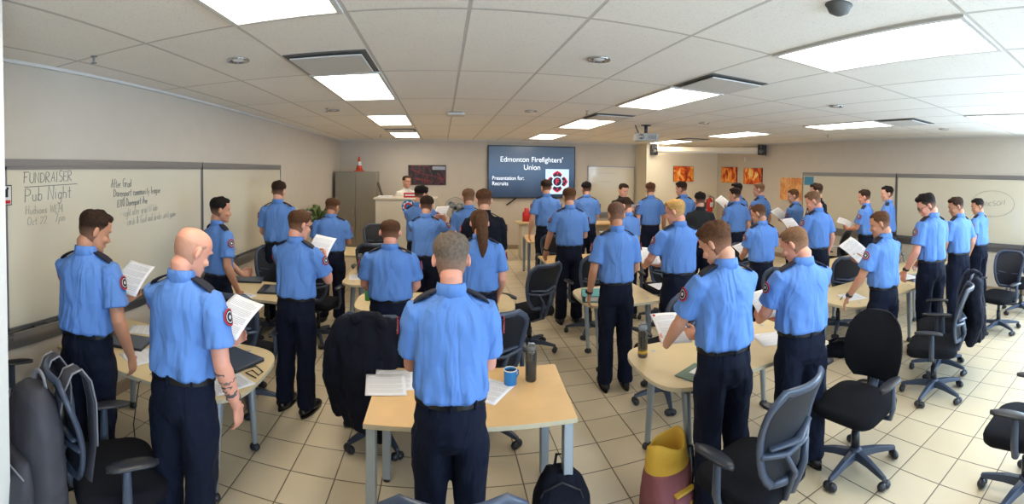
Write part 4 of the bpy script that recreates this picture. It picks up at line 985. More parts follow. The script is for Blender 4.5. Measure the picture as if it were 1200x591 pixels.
def tumbler(lab, px, py, h, r, z=TZ, clear=False):
    t = empty('water_bottle', (0, 0, 0), 0, lab, 'bottle'); put(t, px, py, z)
    MB().loft([((0, 0, 0), r*.9, r*.9), ((0, 0, .01), r, r), ((0, 0, h*.75), r, r), ((0, 0, h*.82), r*.9, r*.9)], 24).build('bottle_body', M['bottle'], t)
    MB().loft([((0, 0, h*.8), r*.92, r*.92), ((0, 0, h*.9), r*.92, r*.92), ((0, 0, h*.93), r*.6, r*.6)], 24).build('cap', M['clear' if clear else 'ventd'], t)
    MB().limb([(-r*.5, 0, h*.92), (-r*.4, 0, h), (r*.5, 0, h*.99), (r*.6, 0, h*.9)], .006, 8).build('carry_loop', M['alu'], t)
    if clear: MB().loft([((0, 0, h*.12), r*1.01, r*1.01), ((0, 0, h*.2), r*1.01, r*1.01)], 24).build('yellow_band', M['yel'], t)
    else: MB().loft([((0, 0, h*.04), r*.8, r*.8), ((0, 0, h*.5), r*.8, r*.8)], 20).build('liquid', M['ventd'], t)
    return t
tumbler('grey translucent water bottle on the maple table right of the mug', 622, 446, .24, .036)
tumbler('clear water bottle with a yellow band on the rounded table by the aisle', 753, 418, .25, .036, clear=True)
tumbler('dark water bottle on the far left table beyond the aisle', 422, 320, .25, .04)
t = empty('coffee_mug', (0, 0, 0), R(30), 'blue enamel mug of black coffee on the maple table', 'mug'); put(t, 598, 450)
rs = []
for z, r_ in ((0, .038), (.004, .04), (.09, .041), (.094, .04), (.09, .037), (.07, .037)): rs.append([(r_*math.cos(2*PI*j/28), r_*math.sin(2*PI*j/28), z) for j in range(28)])
MB().rings(rs).build('mug_body', M['mug'], t)
b = MB(); b.limb([(.0405*math.cos(2*PI*j/28), .0405*math.sin(2*PI*j/28), .092) for j in range(29)], .003, 6, round_=False); b.build('white_rim', M['mugw'], t)
MB().loft([((0, 0, .071), .036, .036), ((0, 0, .08), .037, .037)], 24).build('coffee', M['coffee'], t)
MB().limb([(.038, 0, .075), (.062, 0, .07), (.066, 0, .045), (.038, 0, .02)], .005, 8).build('mug_handle', M['mug'], t)
t = empty('ring_binder', (0, 0, 0), R(-15), 'teal ring binder with papers lying on the rounded aisle table', 'binder'); put(t, 697, 350)
MB().box((0, 0, .004), (.27, .31, .006)).box((0, 0, .064), (.27, .31, .006)).box((-.135, 0, .034), (.006, .31, .066)).build('cover', M['teal'], t, smooth=False, bevel=.002)
MB().box((.0, 0, .032), (.22, .285, .045)).build('pages', M['paper'], t, smooth=False)
MB().box((-.1385, -.05, .034), (.002, .1, .04)).build('spine_label', M['patchr'], t, smooth=False)
for px, py, deg, lab in ((1058, 302, 20, 'small tripod of chrome parts on the table beside the glasses recruit'),):
    t = empty('desk_gadget', (0, 0, 0), R(deg), lab, 'gadget'); put(t, px, py+6)
    for k in range(3):
        a = 2*PI*k/3; MB().limb([(.0, 0, .12), (.06*math.cos(a), .06*math.sin(a), .0)], .007, 8).build('leg', M['alu'], t)
    MB().ell((0, 0, .14), (.035, .035, .03)).build('gadget_head', M['alu'], t)
o = MB().limb([(0, 0, .005), (.13, 0, .005)], .005, 8).build('pen', M['black']); put(o, 985, 352); o.rotation_euler.z = R(30); tag(o, 'black pen lying beside the notepad page on the right table', 'pen')
o = MB().limb([(0, 0, .005), (.13, 0, .005)], .005, 8).build('pen', M['black']); put(o, 1050, 330); o.rotation_euler.z = R(50); tag(o, 'pen on the white binder page at the right', 'pen')
o = MB().loft([((0, 0, 0), .03, .03), ((0, 0, .12), .033, .033)], 18).build('green_cup', mat('cup_green', srgb(60, 140, 70), .4)); put(o, 431, 352); tag(o, 'small green can on the double-rounded table left of the seated-height recruit', 'can')
o['label'] = 'small green can on the double-rounded table behind the draped jacket'

# ------------------------------------------------------------------ people
def head_levels():
    # z, half width, front y, back y   (chin at 0, crown at .235)
    return [(-.004, .012, .082, .05), (.0, .026, .092, .03), (.012, .04, .098, .005), (.03, .052, .097, -.02), (.05, .06, .096, -.052), (.075, .066, .094, -.078), (.1, .071, .09, -.092),
            (.125, .074, .09, -.1), (.15, .077, .095, -.105), (.175, .077, .093, -.104), (.2, .071, .08, -.095), (.218, .058, .06, -.078), (.229, .04, .036, -.055), (.235, .016, .008, -.028)]
def head_surface(off=None, N=36, sub=1, zmin=-1):
    lv = head_levels(); rs = []
    fine = []
    for i in range(len(lv)-1):
        for s in range(sub):
            u = s/sub; fine.append(tuple(lv[i][k]*(1-u)+lv[i+1][k]*u for k in range(4)))
    fine.append(lv[-1])
    for z, w, f, b in fine:
        if z < zmin: continue
        cy, ry = (f+b)/2, (f-b)/2; r = []
        for j in range(N):
            t = 2*PI*j/N; ct, st = math.cos(t), math.sin(t)
            x = w*math.copysign(abs(ct)**.92, ct); y = cy+ry*math.copysign(abs(st)**.95, st); p = Vector((x, y, z))
            if off:
                o = off(t, z, ct, st)
                n = Vector((x/w/w*.05, (y-cy)/ry/ry*.05, max(0, (z-.15)/.085)*.9)).normalized() if w > .02 else Vector((0, 0, 1))
                p = p+n*o
            r.append(tuple(p))
        rs.append(r)
    return rs
def smooth01(x): x = max(0, min(1, x)); return x*x*(3-2*x)
def hair_off(style, seed):
    rnd = random.Random(seed); ph = [rnd.uniform(0, 6.28) for _ in range(6)]
    TH = {'short': (.016, .0045), 'crop': (.009, .004), 'curly': (.024, .007), 'full': (.022, .010), 'bald': (.0, .0018), 'long': (.016, .012)}[style]
    def f(t, z, ct, st):
        front = max(0, st)
        # lower hair boundary height by direction
        zb = .036+.036*smooth01((st+.3)/.3)
        if st > .0: zb = .072+.063*smooth01(st/.25)
        if st > .3: zb = .135+(.19-.135)*smooth01((st-.3)/.28)
        if style == 'long' and st < -.0: zb = .02
        k = smooth01((z-zb)/.02)
        topk = smooth01((z-.12)/.06)
        th = TH[1]+(TH[0]-TH[1])*topk
        if style == 'bald': th = TH[1]*(1-smooth01((z-.15)/.02)); k *= (1-smooth01((z-.16)/.02))
        nz = .25*math.sin(7*t+z*60+ph[0])+.2*math.sin(13*t-z*90+ph[1])+.2*math.sin(19*t+z*140+ph[2])
        amp = {'curly': .45, 'full': .3}.get(style, .16)
        fr = 1+.5*smooth01((st-.3)/.5)*(style in ('short', 'full'))
        return -.009*(1-k)+k*th*fr*(1+amp*nz)
    return f
def ik(S_, W, L1, L2, pole):
    d = W-S_; D = min(d.length, L1+L2-.006); d.normalize(); W = S_+d*D
    a = (L1*L1-L2*L2+D*D)/(2*D); h = math.sqrt(max(0, L1*L1-a*a))
    q = pole-d*pole.dot(d); q.normalize()
    return S_+d*a+q*h, W
def make_hand(b, W, d, n, side, curl, spread=.1, fr=.0082, thumb_in=.6, s=1.0):
    """W wrist, d pointing along the hand, n palm normal, side vector towards the thumb"""
    d = d.normalized(); n = (n-d*n.dot(d)).normalized(); t = n.cross(d)
    if t.dot(side) < 0: t = -t
    rs = []
    for u, w, th in ((-.01, .026, .02), (.02, .032, .017), (.05, .04, .015), (.08, .041, .013), (.09, .036, .010)):
        c = W+d*u*s; rs.append([c+t*(w*math.cos(2*PI*j/12))*s+n*(th*math.sin(2*PI*j/12))*s for j in range(12)])
    b.rings(rs)
    for i, (off, L_) in enumerate(((.029, .07), (.010, .078), (-.010, .073), (-.028, .058))):
        p = W+d*.078*s+t*off*s; dd = (d+t*(off*spread*8)).normalized(); pts = [p]; a = 0
        for kk, f_ in enumerate((.45, .3, .25)):
            a = curl*(kk+1)*.62+(.06*i)
            pts.append(pts[-1]+(dd*math.cos(a)+n*math.sin(a))*L_*f_*s)
        b.limb(pts, [fr*s*1.05, fr*s, fr*s*.95, fr*s*.82], 8)
    p = W+d*.02*s+t*.026*s
    q1 = p+(d*.55+t*.75+n*.25).normalized()*.035*s
    q2 = q1+(d*.9+t*.25*(1-thumb_in)+n*thumb_in*.6).normalized()*.03*s
    q3 = q2+(d*.9+n*thumb_in*.5-t*.15).normalized()*.024*s
    b.limb([p, q1, q2, q3], [fr*1.5*s, fr*1.25*s, fr*1.1*s, fr*.9*s], 8)
LOGIC = []
def person(lab, px, pyb, xh, yt, az, hair='dark', style='short', arms=('read', 'read'), paper=None, plab=None, bow=28, turn=0, outfit='shirt', skin_=0, build=1.0, H=None,
           watch=None, face=False, glasses=False, tattoo=False, Hr=(1.68, 1.95), lean=0, group='uniformed recruits in light blue shirts', ear_beard=False, arm_t=None, stance=.1, prot=0, dist=None):
    # position from the belt line and the crown in the photograph
    r1, r2 = ray(xh, yt), ray(px, pyb)
    a_ = -r1.z/math.hypot(r1.x, r1.y); b_ = -r2.z/math.hypot(r2.x, r2.y)
    d = .415*CAMZ/(b_-.585*a_); Hh = CAMZ-a_*d
    if H is None: H = min(max(Hh, Hr[0]), Hr[1])
    if abs(H-Hh) > 1e-6 or dist: d = dist or (CAMZ-.585*H)/b_
    if not dist and abs(H-Hh) > 1e-6: d = .5*d+.5*(.415*CAMZ/(b_-.585*a_)) if False else d
    az_pos = math.atan2(r2.x, r2.y)
    X, Y = d*math.sin(az_pos), d*math.cos(az_pos)
    X = min(X, XR-.4); X = max(X, XL+.33)
    s = H/1.8
    root = empty('person', (X, Y, 0), R(-az), lab, 'person', group)
    root.scale = (s*build, s*(.5+.5*build), s)
    near = d < 3.6
    vox = .0065 if d < 3.6 else (.009 if d < 5.5 else .011)
    fr = .0085 if near else .0105
    rnd = random.Random(hash(lab) % 9973 if False else sum(map(ord, lab)))
    inv = Matrix.Rotation(R(az), 4, 'Z')
    def to_local(w):
        v = inv @ (Vector(w)-Vector((X, Y, 0))); return Vector((v.x/(s*build), v.y/(s*(.5+.5*build)), v.z/s))
    b = MB()
    # torso, neck
    b.loft([((0, -.01, .84), .14, .09), ((0, -.01, .94), .148, .1), ((0, 0, 1.08), .13, .09), ((0, 0, 1.25), .145, .095), ((0, 0, 1.36), .155, .085), ((0, -.005, 1.43), .12, .062), ((0, -.01, 1.48), .06, .045)], 20)
    for q in (-1, 1):
        b.limb([(q*.085, -.01, .9), (q*stance, 0, .5), (q*stance, -.01, .09)], [.085, .055, .04], 12)
        b.limb([(q*stance, -.02, .06), (q*(stance+.02), .12, .04)], [.035, .03], 10)
    # head
    HB = Vector((0, .006, 1.556)); PIV = Vector((0, -.015, 1.57))
    HM = Matrix.Translation(PIV) @ Matrix.Rotation(R(-turn), 4, 'Z') @ Matrix.Rotation(R(-bow), 4, 'X') @ Matrix.Translation(-PIV) @ Matrix.Translation(HB+Vector((0, -.0, 0)))
    b.limb([(0, -.02, 1.44), (0, -.014, 1.52), HM @ Vector((0, -.032, .035)), HM @ Vector((0, -.012, .09))], [.055, .055, .054, .05], 18)
    hb = MB().rings(head_surface())
    hb.limb([(0, .088, .118), (0, .1, .1), (0, .116, .082), (0, .1, .072)], [.009, .011, .0135, .01], 10)
    hb.ell((0, .088, .145), (.055, .014, .012)); hb.ell((0, .088, .012), (.022, .016, .016))
    for q in (-1, 1):
        hb.ell((q*.084, -.014, .112), (.011, .02, .034), Matrix.Rotation(R(q*24), 3, 'Z') @ Matrix.Rotation(R(-8), 3, 'X'))
        hb.ell((q*.045, .068, .085), (.022, .022, .02)); hb.limb([(q*.02, .093, .046), (0, .1, .045)], [.008, .01], 8)
    hb.tf(HM); off = len(b.v); b.v += hb.v; b.f += [tuple(i+off for i in f) for f in hb.f]; b.mi += hb.mi
    # arms
    hp = None
    if paper:
        rr = ray(*paper); o3 = Vector((0, 0, CAMZ)); lo, ld = to_local(o3), None
        l2 = to_local(o3+rr); ld = l2-lo
        dep = .40 if prot == 0 else prot
        if abs(ld.y) > 1e-3:
            tt = (dep-lo.y)/ld.y; hp = lo+ld*tt
        if hp is None or abs(hp.x) > .42 or tt < 0 or hp.z > 1.62 or hp.z < .9:
            # fall back on the closest point of the view ray to the chest front
            c = Vector((0, .36, 1.22)); tt = (c-lo).dot(ld)/ld.dot(ld); q_ = lo+ld*tt; hp = c+(q_-c)*min(1, .42/max((q_-c).length, 1e-3))
        LOGIC.append((lab[:30], [round(v, 2) for v in hp]))
    elbows = {}
    gripw = {}
    for q, mode in ((-1, arms[0]), (1, arms[1])):
        S_ = Vector((q*.178, -.008, 1.43)); pole = Vector((q*.42, -.6, -.45))
        if mode == 'read':
            if hp is not None: W = hp+Vector((q*.085, -.085, -.10))
            else: W = Vector((q*.1, .27, 1.17))
            hd = Vector((-q*.15, .62, .62)); n_ = Vector((-q*.8, .1, .5)); sd = Vector((0, 0, 1)); curl = .95
        elif mode == 'hold1':     # one hand alone carries the sheet
            W = (hp if hp is not None else Vector((q*.1, .3, 1.2)))+Vector((q*.02, -.10, -.13)); hd = Vector((-q*.1, .6, .6)); n_ = Vector((-q*.8, .1, .5)); sd = Vector((0, 0, 1)); curl = .95
        elif mode == 'hang': W = Vector((q*.27, .05, .905)); hd = Vector((-q*.05, .12, -1)); n_ = Vector((-q, .1, 0)); sd = Vector((0, 1, 0)); curl = .42; pole = Vector((q*.25, -1, 0))
        elif mode == 'table': W = Vector((q*.29, .22, .90)); hd = Vector((0, .35, -.9)); n_ = Vector((-q*.5, -.7, -.2)); sd = Vector((-q*.3, 1, 0)); curl = .4; pole = Vector((q*.35, -1, 0))
        elif mode == 'clasp': W = Vector((q*.075, .2, .98)); hd = Vector((-q*.7, .35, -.45)); n_ = Vector((0, -1, -.2)); sd = Vector((0, .1, 1)); curl = .55; pole = Vector((q*.8, -.5, 0))
        elif mode == 'back': W = Vector((q*.08, -.17, .98)); hd = Vector((-q*.8, -.1, -.4)); n_ = Vector((0, -1, 0)); sd = Vector((0, -.1, 1)); curl = .5; pole = Vector((q*.9, -.4, 0))
        else: W = Vector((q*.13, .25, 1.1)); hd = Vector((-q*.5, .6, .2)); n_ = Vector((-q*.3, 0, 1)); sd = Vector((0, 0, 1)); curl = .6
        if arm_t and q in arm_t: W = Vector(arm_t[q])
        E, W = ik(S_, W, .295, .262, pole); elbows[q] = (S_, E, W)
        b.limb([S_+Vector((-q*.03, 0, -.03)), S_.lerp(E, .35), S_.lerp(E, .8), E, E.lerp(W, .22), E.lerp(W, .65), W], [.038, .048, .043, .041, .044, .034, .0265], 16)
        make_hand(b, W+(W-E).normalized()*.01, (W-E).normalized()*.55+hd.normalized()*.6, n_, sd, curl, fr=fr)
        gripw[q] = W
    b.build('body', SKIN[skin_], root, remesh=vox, sm_it=2 if near else 1)
    # hair
    if style:
        hf = hair_off(style, rnd.random())
        h = MB().rings(head_surface(hf, 44, 3, .0)); 
        if style == 'long': pass
        h.tf(HM); h.build('hair', HAIR['brownlong'] if style == 'long' else (HAIR[hair] if style != 'bald' else HAIR['stubble']), root)
        if style == 'long':
            pt = [HM @ Vector(p) for p in ((0, -.1, .17), (0, -.135, .16), (0, -.15, .1))]
            pl_ = pt+[pt[-1]+Vector((.01, -.02, -.1)), pt[-1]+Vector((.02, -.01, -.22)), pt[-1]+Vector((.015, 0, -.34))]
            g = MB().limb(pl_, [.022, .04, .055, .055, .046, .016], 14)
            g.v = [(v[0]+.004*math.sin(v[2]*90+i), v[1]+.004*math.sin(v[2]*70+i*2), v[2]) for i, v in enumerate(g.v)]
            g.build('ponytail', HAIR['brownlong'], root)
            MB().limb([HM @ Vector((0, -.105, .165)), HM @ Vector((0, -.12, .163))], .026, 12).build('hair_tie', M['black'], root)
    if face:
        for q in (-1, 1):
            e = MB().ell((q*.031, .0835, .117), (.013, .008, .008), n=12, k=8).tf(HM).build('eye', M['patchw'], root)
            MB().ell((q*.031, .0905, .116), (.0055, .003, .0055), n=10, k=6).tf(HM).build('pupil', M['glassd'], e)
            MB().limb([(q*.014, .1, .133), (q*.032, .101, .138), (q*.05, .088, .134)], .0045, 6, flat=.6).tf(HM).build('eyebrow', HAIR[hair], root)
        MB().limb([(-.022, .098, .047), (0, .107, .049), (.022, .098, .047)], [.003, .006, .003], 8, flat=.7).tf(HM).build('lips', mat('lips', srgb(176, 100, 92), .5) if 'lips' not in bpy.data.materials else bpy.data.materials['lips'], root)
    if glasses:
        g = MB()
        for q in (-1, 1):
            g.limb([(q*.034+.021*math.cos(2*PI*j/16), .105, .115+.016*math.sin(2*PI*j/16)) for j in range(17)], .0022, 6, round_=False)
            g.limb([(q*.056, .103, .12), (q*.08, .06, .122), (q*.084, -.01, .12)], .0022, 6)
        g.limb([(-.013, .108, .118), (.013, .108, .118)], .002, 6); g.tf(HM).build('glasses', M['black'], root)
    # upper garment
    topm = {'shirt': M['shirt'], 'jacket': M['jacket'], 'polo': M['polo'], 'white': M['whitepolo']}[outfit]
    ph = [rnd.uniform(0, 6.28) for _ in range(4)]
    def wob(t, z):
        back = 1.0
        low = smooth01((1.34-z)/.26)
        return .030*low*math.sin(6*t+z*7+ph[0])+.034*low*math.sin(11*t-z*10+ph[1])+.022*low*math.sin(17*t+z*14+ph[3])+.014*math.sin(4*t+z*8+ph[2])+.010*math.sin(9*t-z*12+ph[0])
    c = MB()
    g0 = .008 if outfit == 'jacket' else 0
    zl = 1.025 if outfit != 'jacket' else .9
    secs = [((0, -.004, zl), .158+g0*2, .112+g0)]
    if outfit == 'jacket': secs += [((0, -.004, .98), .18, .13)]
    secs += [((0, -.008, 1.05), .184+g0, .137+g0), ((0, -.006, 1.12), .18+g0, .132+g0), ((0, -.003, 1.22), .178+g0, .124+g0), ((0, 0, 1.32), .186+g0, .125+g0), ((0, .0, 1.39), .19+g0, .122+g0), ((0, -.004, 1.435), .178+g0, .108+g0), ((0, -.008, 1.472), .145+g0, .09), ((0, -.01, 1.5), .103, .074), ((0, -.008, 1.525), .074, .064), ((0, -.006, 1.54), .062, .058)]
    # interpolate sections for folds
    fs = []
    for i in range(len(secs)-1):
        (c0, a0, b0), (c1, a1, b1) = secs[i], secs[i+1]
        m_ = max(1, int((c1[2]-c0[2])/.02))
        for k in range(m_):
            u = k/m_; fs.append((tuple(c0[j]*(1-u)+c1[j]*u for j in range(3)), a0*(1-u)+a1*u, b0*(1-u)+b1*u, 2.2))
    fs.append(secs[-1])
    c.loft(fs, 48, wob=wob)
    frac = 1.0 if outfit == 'jacket' else .74
    for q in (-1, 1):
        S_, E, W = elbows[q]
        e1 = S_.lerp(E, frac)
        pts = [S_+Vector((-q*.05, 0, -.0)), S_+Vector((-q*.012, 0, .0)), S_.lerp(E, .22), S_.lerp(E, .5), e1]
        rad = [.062, .069, .072, .073, .08]
        if outfit == 'jacket': pts += [E.lerp(W, .5), E.lerp(W, .95)]; rad = [.065, .072, .075, .072, .066, .056, .046]
        c.limb(pts, rad, 20, flat=.95, round_=False)
    c.build('uniform_shirt' if outfit == 'shirt' else {'jacket': 'jacket', 'polo': 'polo_shirt', 'white': 'polo_shirt'}[outfit], topm, root, remesh=.0085 if near else .012, sm_it=2, disp=(.09, .014) if near else (.09, .012))
    # collar
    cm = MB(); rs = []
    cb = bow*.25
    for z, a0, b0, y0 in ((1.505, .08, .072, -.01), (1.545, .073, .069, -.01), (1.566, .069, .066, -.01), (1.568, .064, .061, -.01), (1.55, .06, .056, -.008), (1.515, .062, .056, -.006)):
        rs.append([(a0*math.cos(2*PI*j/28), y0+b0*math.sin(2*PI*j/28), z-.034*max(0, math.sin(2*PI*j/28))+.004*max(0, -math.sin(2*PI*j/28))) for j in range(28)])
    cm.rings(rs).build('collar', topm, root)
    if outfit == 'shirt' or outfit == 'jacket':
        for q in (-1, 1):
            S_, E, W = elbows[q]
            g = MB(); r_ = []
            for u, z, w in ((.068, 1.526, .026), (.1, 1.516, .03), (.135, 1.50, .032), (.165, 1.482, .03), (.182, 1.466, .024)):
                r_.append([(q*u, -.008+w*k_, z+dz) for k_, dz in ((-1, -.002), (1, -.002), (1, .009), (-1, .009))])
            g.rings(r_).build('epaulette', M['patchn'], root, smooth=False, bevel=.003)
            # sleeve patch on the outer side
            ax = (E-S_).normalized(); outv = Vector((q, 0, .0)); outv = (outv-ax*outv.dot(ax)).normalized(); fw = ax.cross(outv)
            cpt = S_+ax*.085; pm = MB(); prs = []
            for rr_ in (0.001, .009, .021, .0245, .031, .037):
                row = []
                for j in range(24):
                    a = 2*PI*j/24; du, dv = rr_*math.cos(a)*1.0, rr_*math.sin(a)*1.12
                    ang = du/.074; row.append(cpt+ax*(-dv)+outv*(math.cos(ang)*.079)+fw*(math.sin(ang)*.079))
                prs.append(row)
            for i, mi_ in enumerate((2, 0, 2, 0, 1)):
                pm.rings([prs[i], prs[i+1]], cap=False, m=mi_)
            pm.build('shoulder_patch', [M['patchn'], M['patchr'], M['patchw']], root, solid=.003)
    # trousers
    tr = MB()
    def w2(t, z): return .02*math.sin(4*t+z*15+ph[3])+.016*math.sin(6*t-z*24+ph[1])
    tr.loft([((0, -.005, .80), .13, .1), ((0, -.014, .86), .166, .124), ((0, -.014, .93), .176, .13), ((0, -.008, 1.0), .168, .12), ((0, -.004, 1.05), .163, .116)], 32, wob=lambda t, z: w2(t, z)*.5)
    for q in (-1, 1):
        secs = []
        for z, r_, x_, y_ in ((.06, .074, stance+.008, -.005), (.09, .078, stance+.006, -.012), (.2, .075, stance+.004, -.015), (.35, .079, stance, -.012), (.5, .079, stance-.002, .008), (.62, .086, stance-.006, .006), (.75, .096, .094, -.002), (.85, .1, .088, -.01), (.9, .088, .082, -.01)):
            secs.append(((q*x_, y_, z), r_, r_*1.12))
        ff = []
        for i in range(len(secs)-1):
            (c0, a0, b0), (c1, a1, b1) = secs[i], secs[i+1]; m_ = max(1, int((c1[2]-c0[2])/.03))
            for k in range(m_):
                u = k/m_; ff.append((tuple(c0[j]*(1-u)+c1[j]*u for j in range(3)), a0*(1-u)+a1*u, b0*(1-u)+b1*u))
        ff.append(secs[-1]); tr.loft(ff, 28, wob=lambda t, z: w2(t+q, z)*1.6)
    tr.build('trousers', M['navy'], root, remesh=.011 if near else .014, sm_it=2, disp=(.09, .014))
    if outfit != 'jacket':
        bl = MB(); rs = []
        for z, k in ((1.018, 1.0), (1.018, 1.035), (1.052, 1.035), (1.052, 1.0)): rs.append([(.17*k*math.cos(2*PI*j/40), -.005+.122*k*math.sin(2*PI*j/40), z) for j in range(40)])
        rs.append(rs[0]); bo = bl.rings(rs, cap=False).build('belt', M['belt'], root, smooth=False)
        for a in ((-90, -50, -130, 50, 130) if near else ()): MB().box((.178*math.cos(R(a)), -.005+.129*math.sin(R(a)), 1.033), (.012, .008, .05), Matrix.Rotation(R(a+90), 3, 'Z')).build('belt_loop', M['navy'], bo, smooth=False)
        MB().box((0, .126, 1.035), (.045, .008, .034)).build('belt_buckle', M['alu'], bo, smooth=False, bevel=.003)
    for q in (-1, 1):
        sh = MB().limb([(q*(stance+.002), -.075, .045), (q*(stance+.004), -.02, .052), (q*(stance+.014), .06, .045), (q*(stance+.022), .13, .036), (q*(stance+.026), .17, .03)], [.038, .042, .045, .048, .036], 16, flat=.85, up=Vector((0, 0, 1)))
        sh.limb([(q*(stance+.002), -.02, .05), (q*(stance+.002), -.02, .1)], [.05, .05], 14)
        sh.v = [(v[0], v[1], max(v[2], .004)) for v in sh.v]
        so = sh.build('shoe', M['shoe'], root)
        sl = MB(); r_ = []
        outl = [(q*(stance+.012)+.046*math.cos(2*PI*j/24)*(1+.1*math.sin(2*PI*j/24)), .045+.155*math.sin(2*PI*j/24)) for j in range(24)]
        sl.prism(outl, 0, .016).build('sole', M['belt'], so, smooth=False)
    if watch is not None:
        S_, E, W = elbows[watch]; ax = (W-E).normalized(); u, v = frame_from(ax); c0 = E.lerp(W, .9)
        wm = MB(); rs = []
        for k_, rr_ in ((-.011, .031), (-.011, .034), (.011, .034), (.011, .031)): rs.append([c0+ax*k_+u*(rr_*math.cos(2*PI*j/20))+v*(rr_*math.sin(2*PI*j/20)) for j in range(20)])
        rs.append(rs[0]); wo = wm.rings(rs, cap=False).build('wristwatch', M['belt'], root)
        outv = Vector((watch, 0, 0)); outv = (outv-ax*outv.dot(ax)).normalized()
        MB().limb([c0+outv*.03, c0+outv*.042], .018, 14, round_=False).build('watch_face', M['black'], wo)
    if tattoo:
        S_, E, W = elbows[1]; ax = (W-E).normalized(); u, v = frame_from(ax)
        tm = MB()
        for k in range(15):
            a0 = rnd.uniform(0, 6.28); l0 = .06+.8*((k+rnd.random())/15); pts = []
            for i in range(7):
                aa = a0+.9*math.sin(i*.9+k)*.9; ll = l0+.022*math.cos(i*1.1+k); rr_ = .0445-.014*ll
                pts.append(E.lerp(W, ll)+u*(rr_*math.cos(aa))+v*(rr_*math.sin(aa)))
            tm.limb(pts, .0032, 6, flat=1)
        tm.build('arm_tattoo', M['tattoo'], root)
    # held sheet
    if plab and hp is not None:
        Mw = Matrix.Translation((X, Y, 0)) @ Matrix.Rotation(R(-az), 4, 'Z') @ Matrix.Diagonal((s*build, s*(.5+.5*build), s, 1))
        pw = Mw @ hp; hw = Mw @ (HM @ Vector((0, .09, .115)))
        nrm = (hw-pw).normalized(); nrm = (nrm+Vector((0, 0, .35))+(Vector((0, 0, CAMZ))-pw).normalized()*.25).normalized()
        fwd = Vector((math.sin(R(az)), math.cos(R(az)), 0)); yv = (fwd-nrm*fwd.dot(nrm)).normalized(); xv = yv.cross(nrm)
        Rm = Matrix((xv, yv, nrm)).transposed() @ Matrix.Rotation(R(rnd.uniform(-14, 14)), 3, 'Z')
        sheet(plab, pw, Rm.to_euler(), None, True, bend=.014+rnd.random()*.006, curl=rnd.uniform(-.02, .03))
    return root
# left block
person('recruit with dark hair standing nearest the fundraiser notes on the left whiteboard', 103, 382, 108, 244, -10, 'dark', 'short', ('hold1', 'hang'), (156, 326), 'printed sheet held by the recruit at the fundraiser notes', 22, 40, skin_=2, build=1.04)
person('bald recruit with a tattooed right forearm, foreground left', 215, 430, 230, 262, 2, 'brown', 'bald', ('hold1', 'hang'), (277, 371), 'printed sheet held by the bald recruit', 26, 26, skin_=1, tattoo=True, build=1.05)
person('dark-haired recruit facing the empty left whiteboard panel', 256, 317, 254, 231, 30, 'black', 'short', ('hold1', 'hang'), (300, 315), None, 8, 22, skin_=2)
person('tall recruit standing furthest along the left whiteboards', 326, 281, 331, 211, -8, 'dark', 'short', ('clasp', 'clasp'), None, None, 8, 10)
person('reading recruit with glasses and a raised sheet at the lit laptop', 347, 344, 350, 246, 12, 'brown', 'short', ('hold1', 'read'), (376, 291), 'large sheet raised by the reading recruit at the lit laptop', 14, 24, glasses=True, skin_=1, build=1.05)
person('brown-haired recruit beside the far table, in front of the grey cabinet', 388, 292, 391, 232, -4, 'brown', 'short', ('read', 'read'), None, None, 14, 18, skin_=2, build=1.15)
# centre
person('short recruit with sticking-out ears behind the draped jacket', 457, 347, 456, 257, -2, 'brown', 'crop', ('clasp', 'clasp'), None, None, 12, 0, skin_=1, Hr=(1.64, 1.95), build=1.16)
person('recruit in front of the podium with his back turned, near the fan', 499, 297, 504, 229, 3, 'dark', 'short', ('read', 'read'), (516, 252), None, 14, 8)
person('recruit mostly hidden behind another, directly before the podium crest', 491, 287, 497, 222, 20, 'black', 'short', ('read', 'read'), (517, 250), 'white sheet held before the podium near the fan', 14, 25, dist=6.45, H=1.88)
person('woman recruit with a long brown ponytail', 562, 330, 555, 243, 4, 'brown', 'long', ('clasp', 'hang'), None, None, 20, -6, build=.98, skin_=1, arm_t={1: (.2, .16, .95)}, dist=4.1)
person('man in a dark navy uniform jacket behind the woman with the ponytail', 567, 300, 565, 220, -4, 'brown', 'short', ('clasp', 'clasp'), None, None, 12, 0, 'jacket', group='instructors and officers in dark clothing', Hr=(1.7, 1.88))
person('recruit hidden behind the man in the navy jacket', 549, 288, 554, 224, -6, 'lbrown', 'short', ('read', 'read'), None, None, 14, 0, dist=6.4, H=1.84)
person('greying short-haired recruit seen from behind at the maple table, front centre', 528, 457, 528, 272, -1, 'grey', 'short', ('read', 'read'), None, None, 16, 0, skin_=1, build=.97, arm_t={-1: (-.07, .3, 1.14), 1: (.07, .3, 1.14)})
person('instructor in a white polo shirt behind the podium', 476, 252, 476, 201, 150, 'dark', 'crop', ('read', 'read'), None, None, 4, -8, 'white', face=True, Hr=(1.7, 1.99), group='instructors', dist=10.3, H=1.99)
# right of the aisle
person('recruit directly below the television crest at its lower corner', 640, 264, 641, 209, 2, 'dark', 'short', ('hang', 'clasp'), None, None, 6, -8, Hr=(1.7, 1.95), dist=8.1)
person('recruit with his hand on the aisle table, wearing a wristband', 667, 287, 667, 220, 4, 'brown', 'short', ('table', 'read'), None, None, 12, 0, watch=-1, dist=6.2)
person('dark-haired recruit in front of the front whiteboard edge beside the television', 687, 261, 687, 213, 6, 'black', 'short', ('clasp', 'clasp'), None, None, 6, -4)
person('dark-shirted instructor facing the class and holding a sheet near the front whiteboard', 729, 262, 729, 215, 172, 'dark', 'short', ('read', 'read'), (741, 243), 'white sheet held by the instructor in black', 16, 0, 'polo', face=True, group='instructors', dist=8.9)
person('recruit with a shaved head and wristwatch near the teal binder', 722, 327, 723, 236, 10, 'fadeb', 'crop', ('hang', 'clasp'), None, None, 14, -4, skin_=2, watch=-1, build=.93)
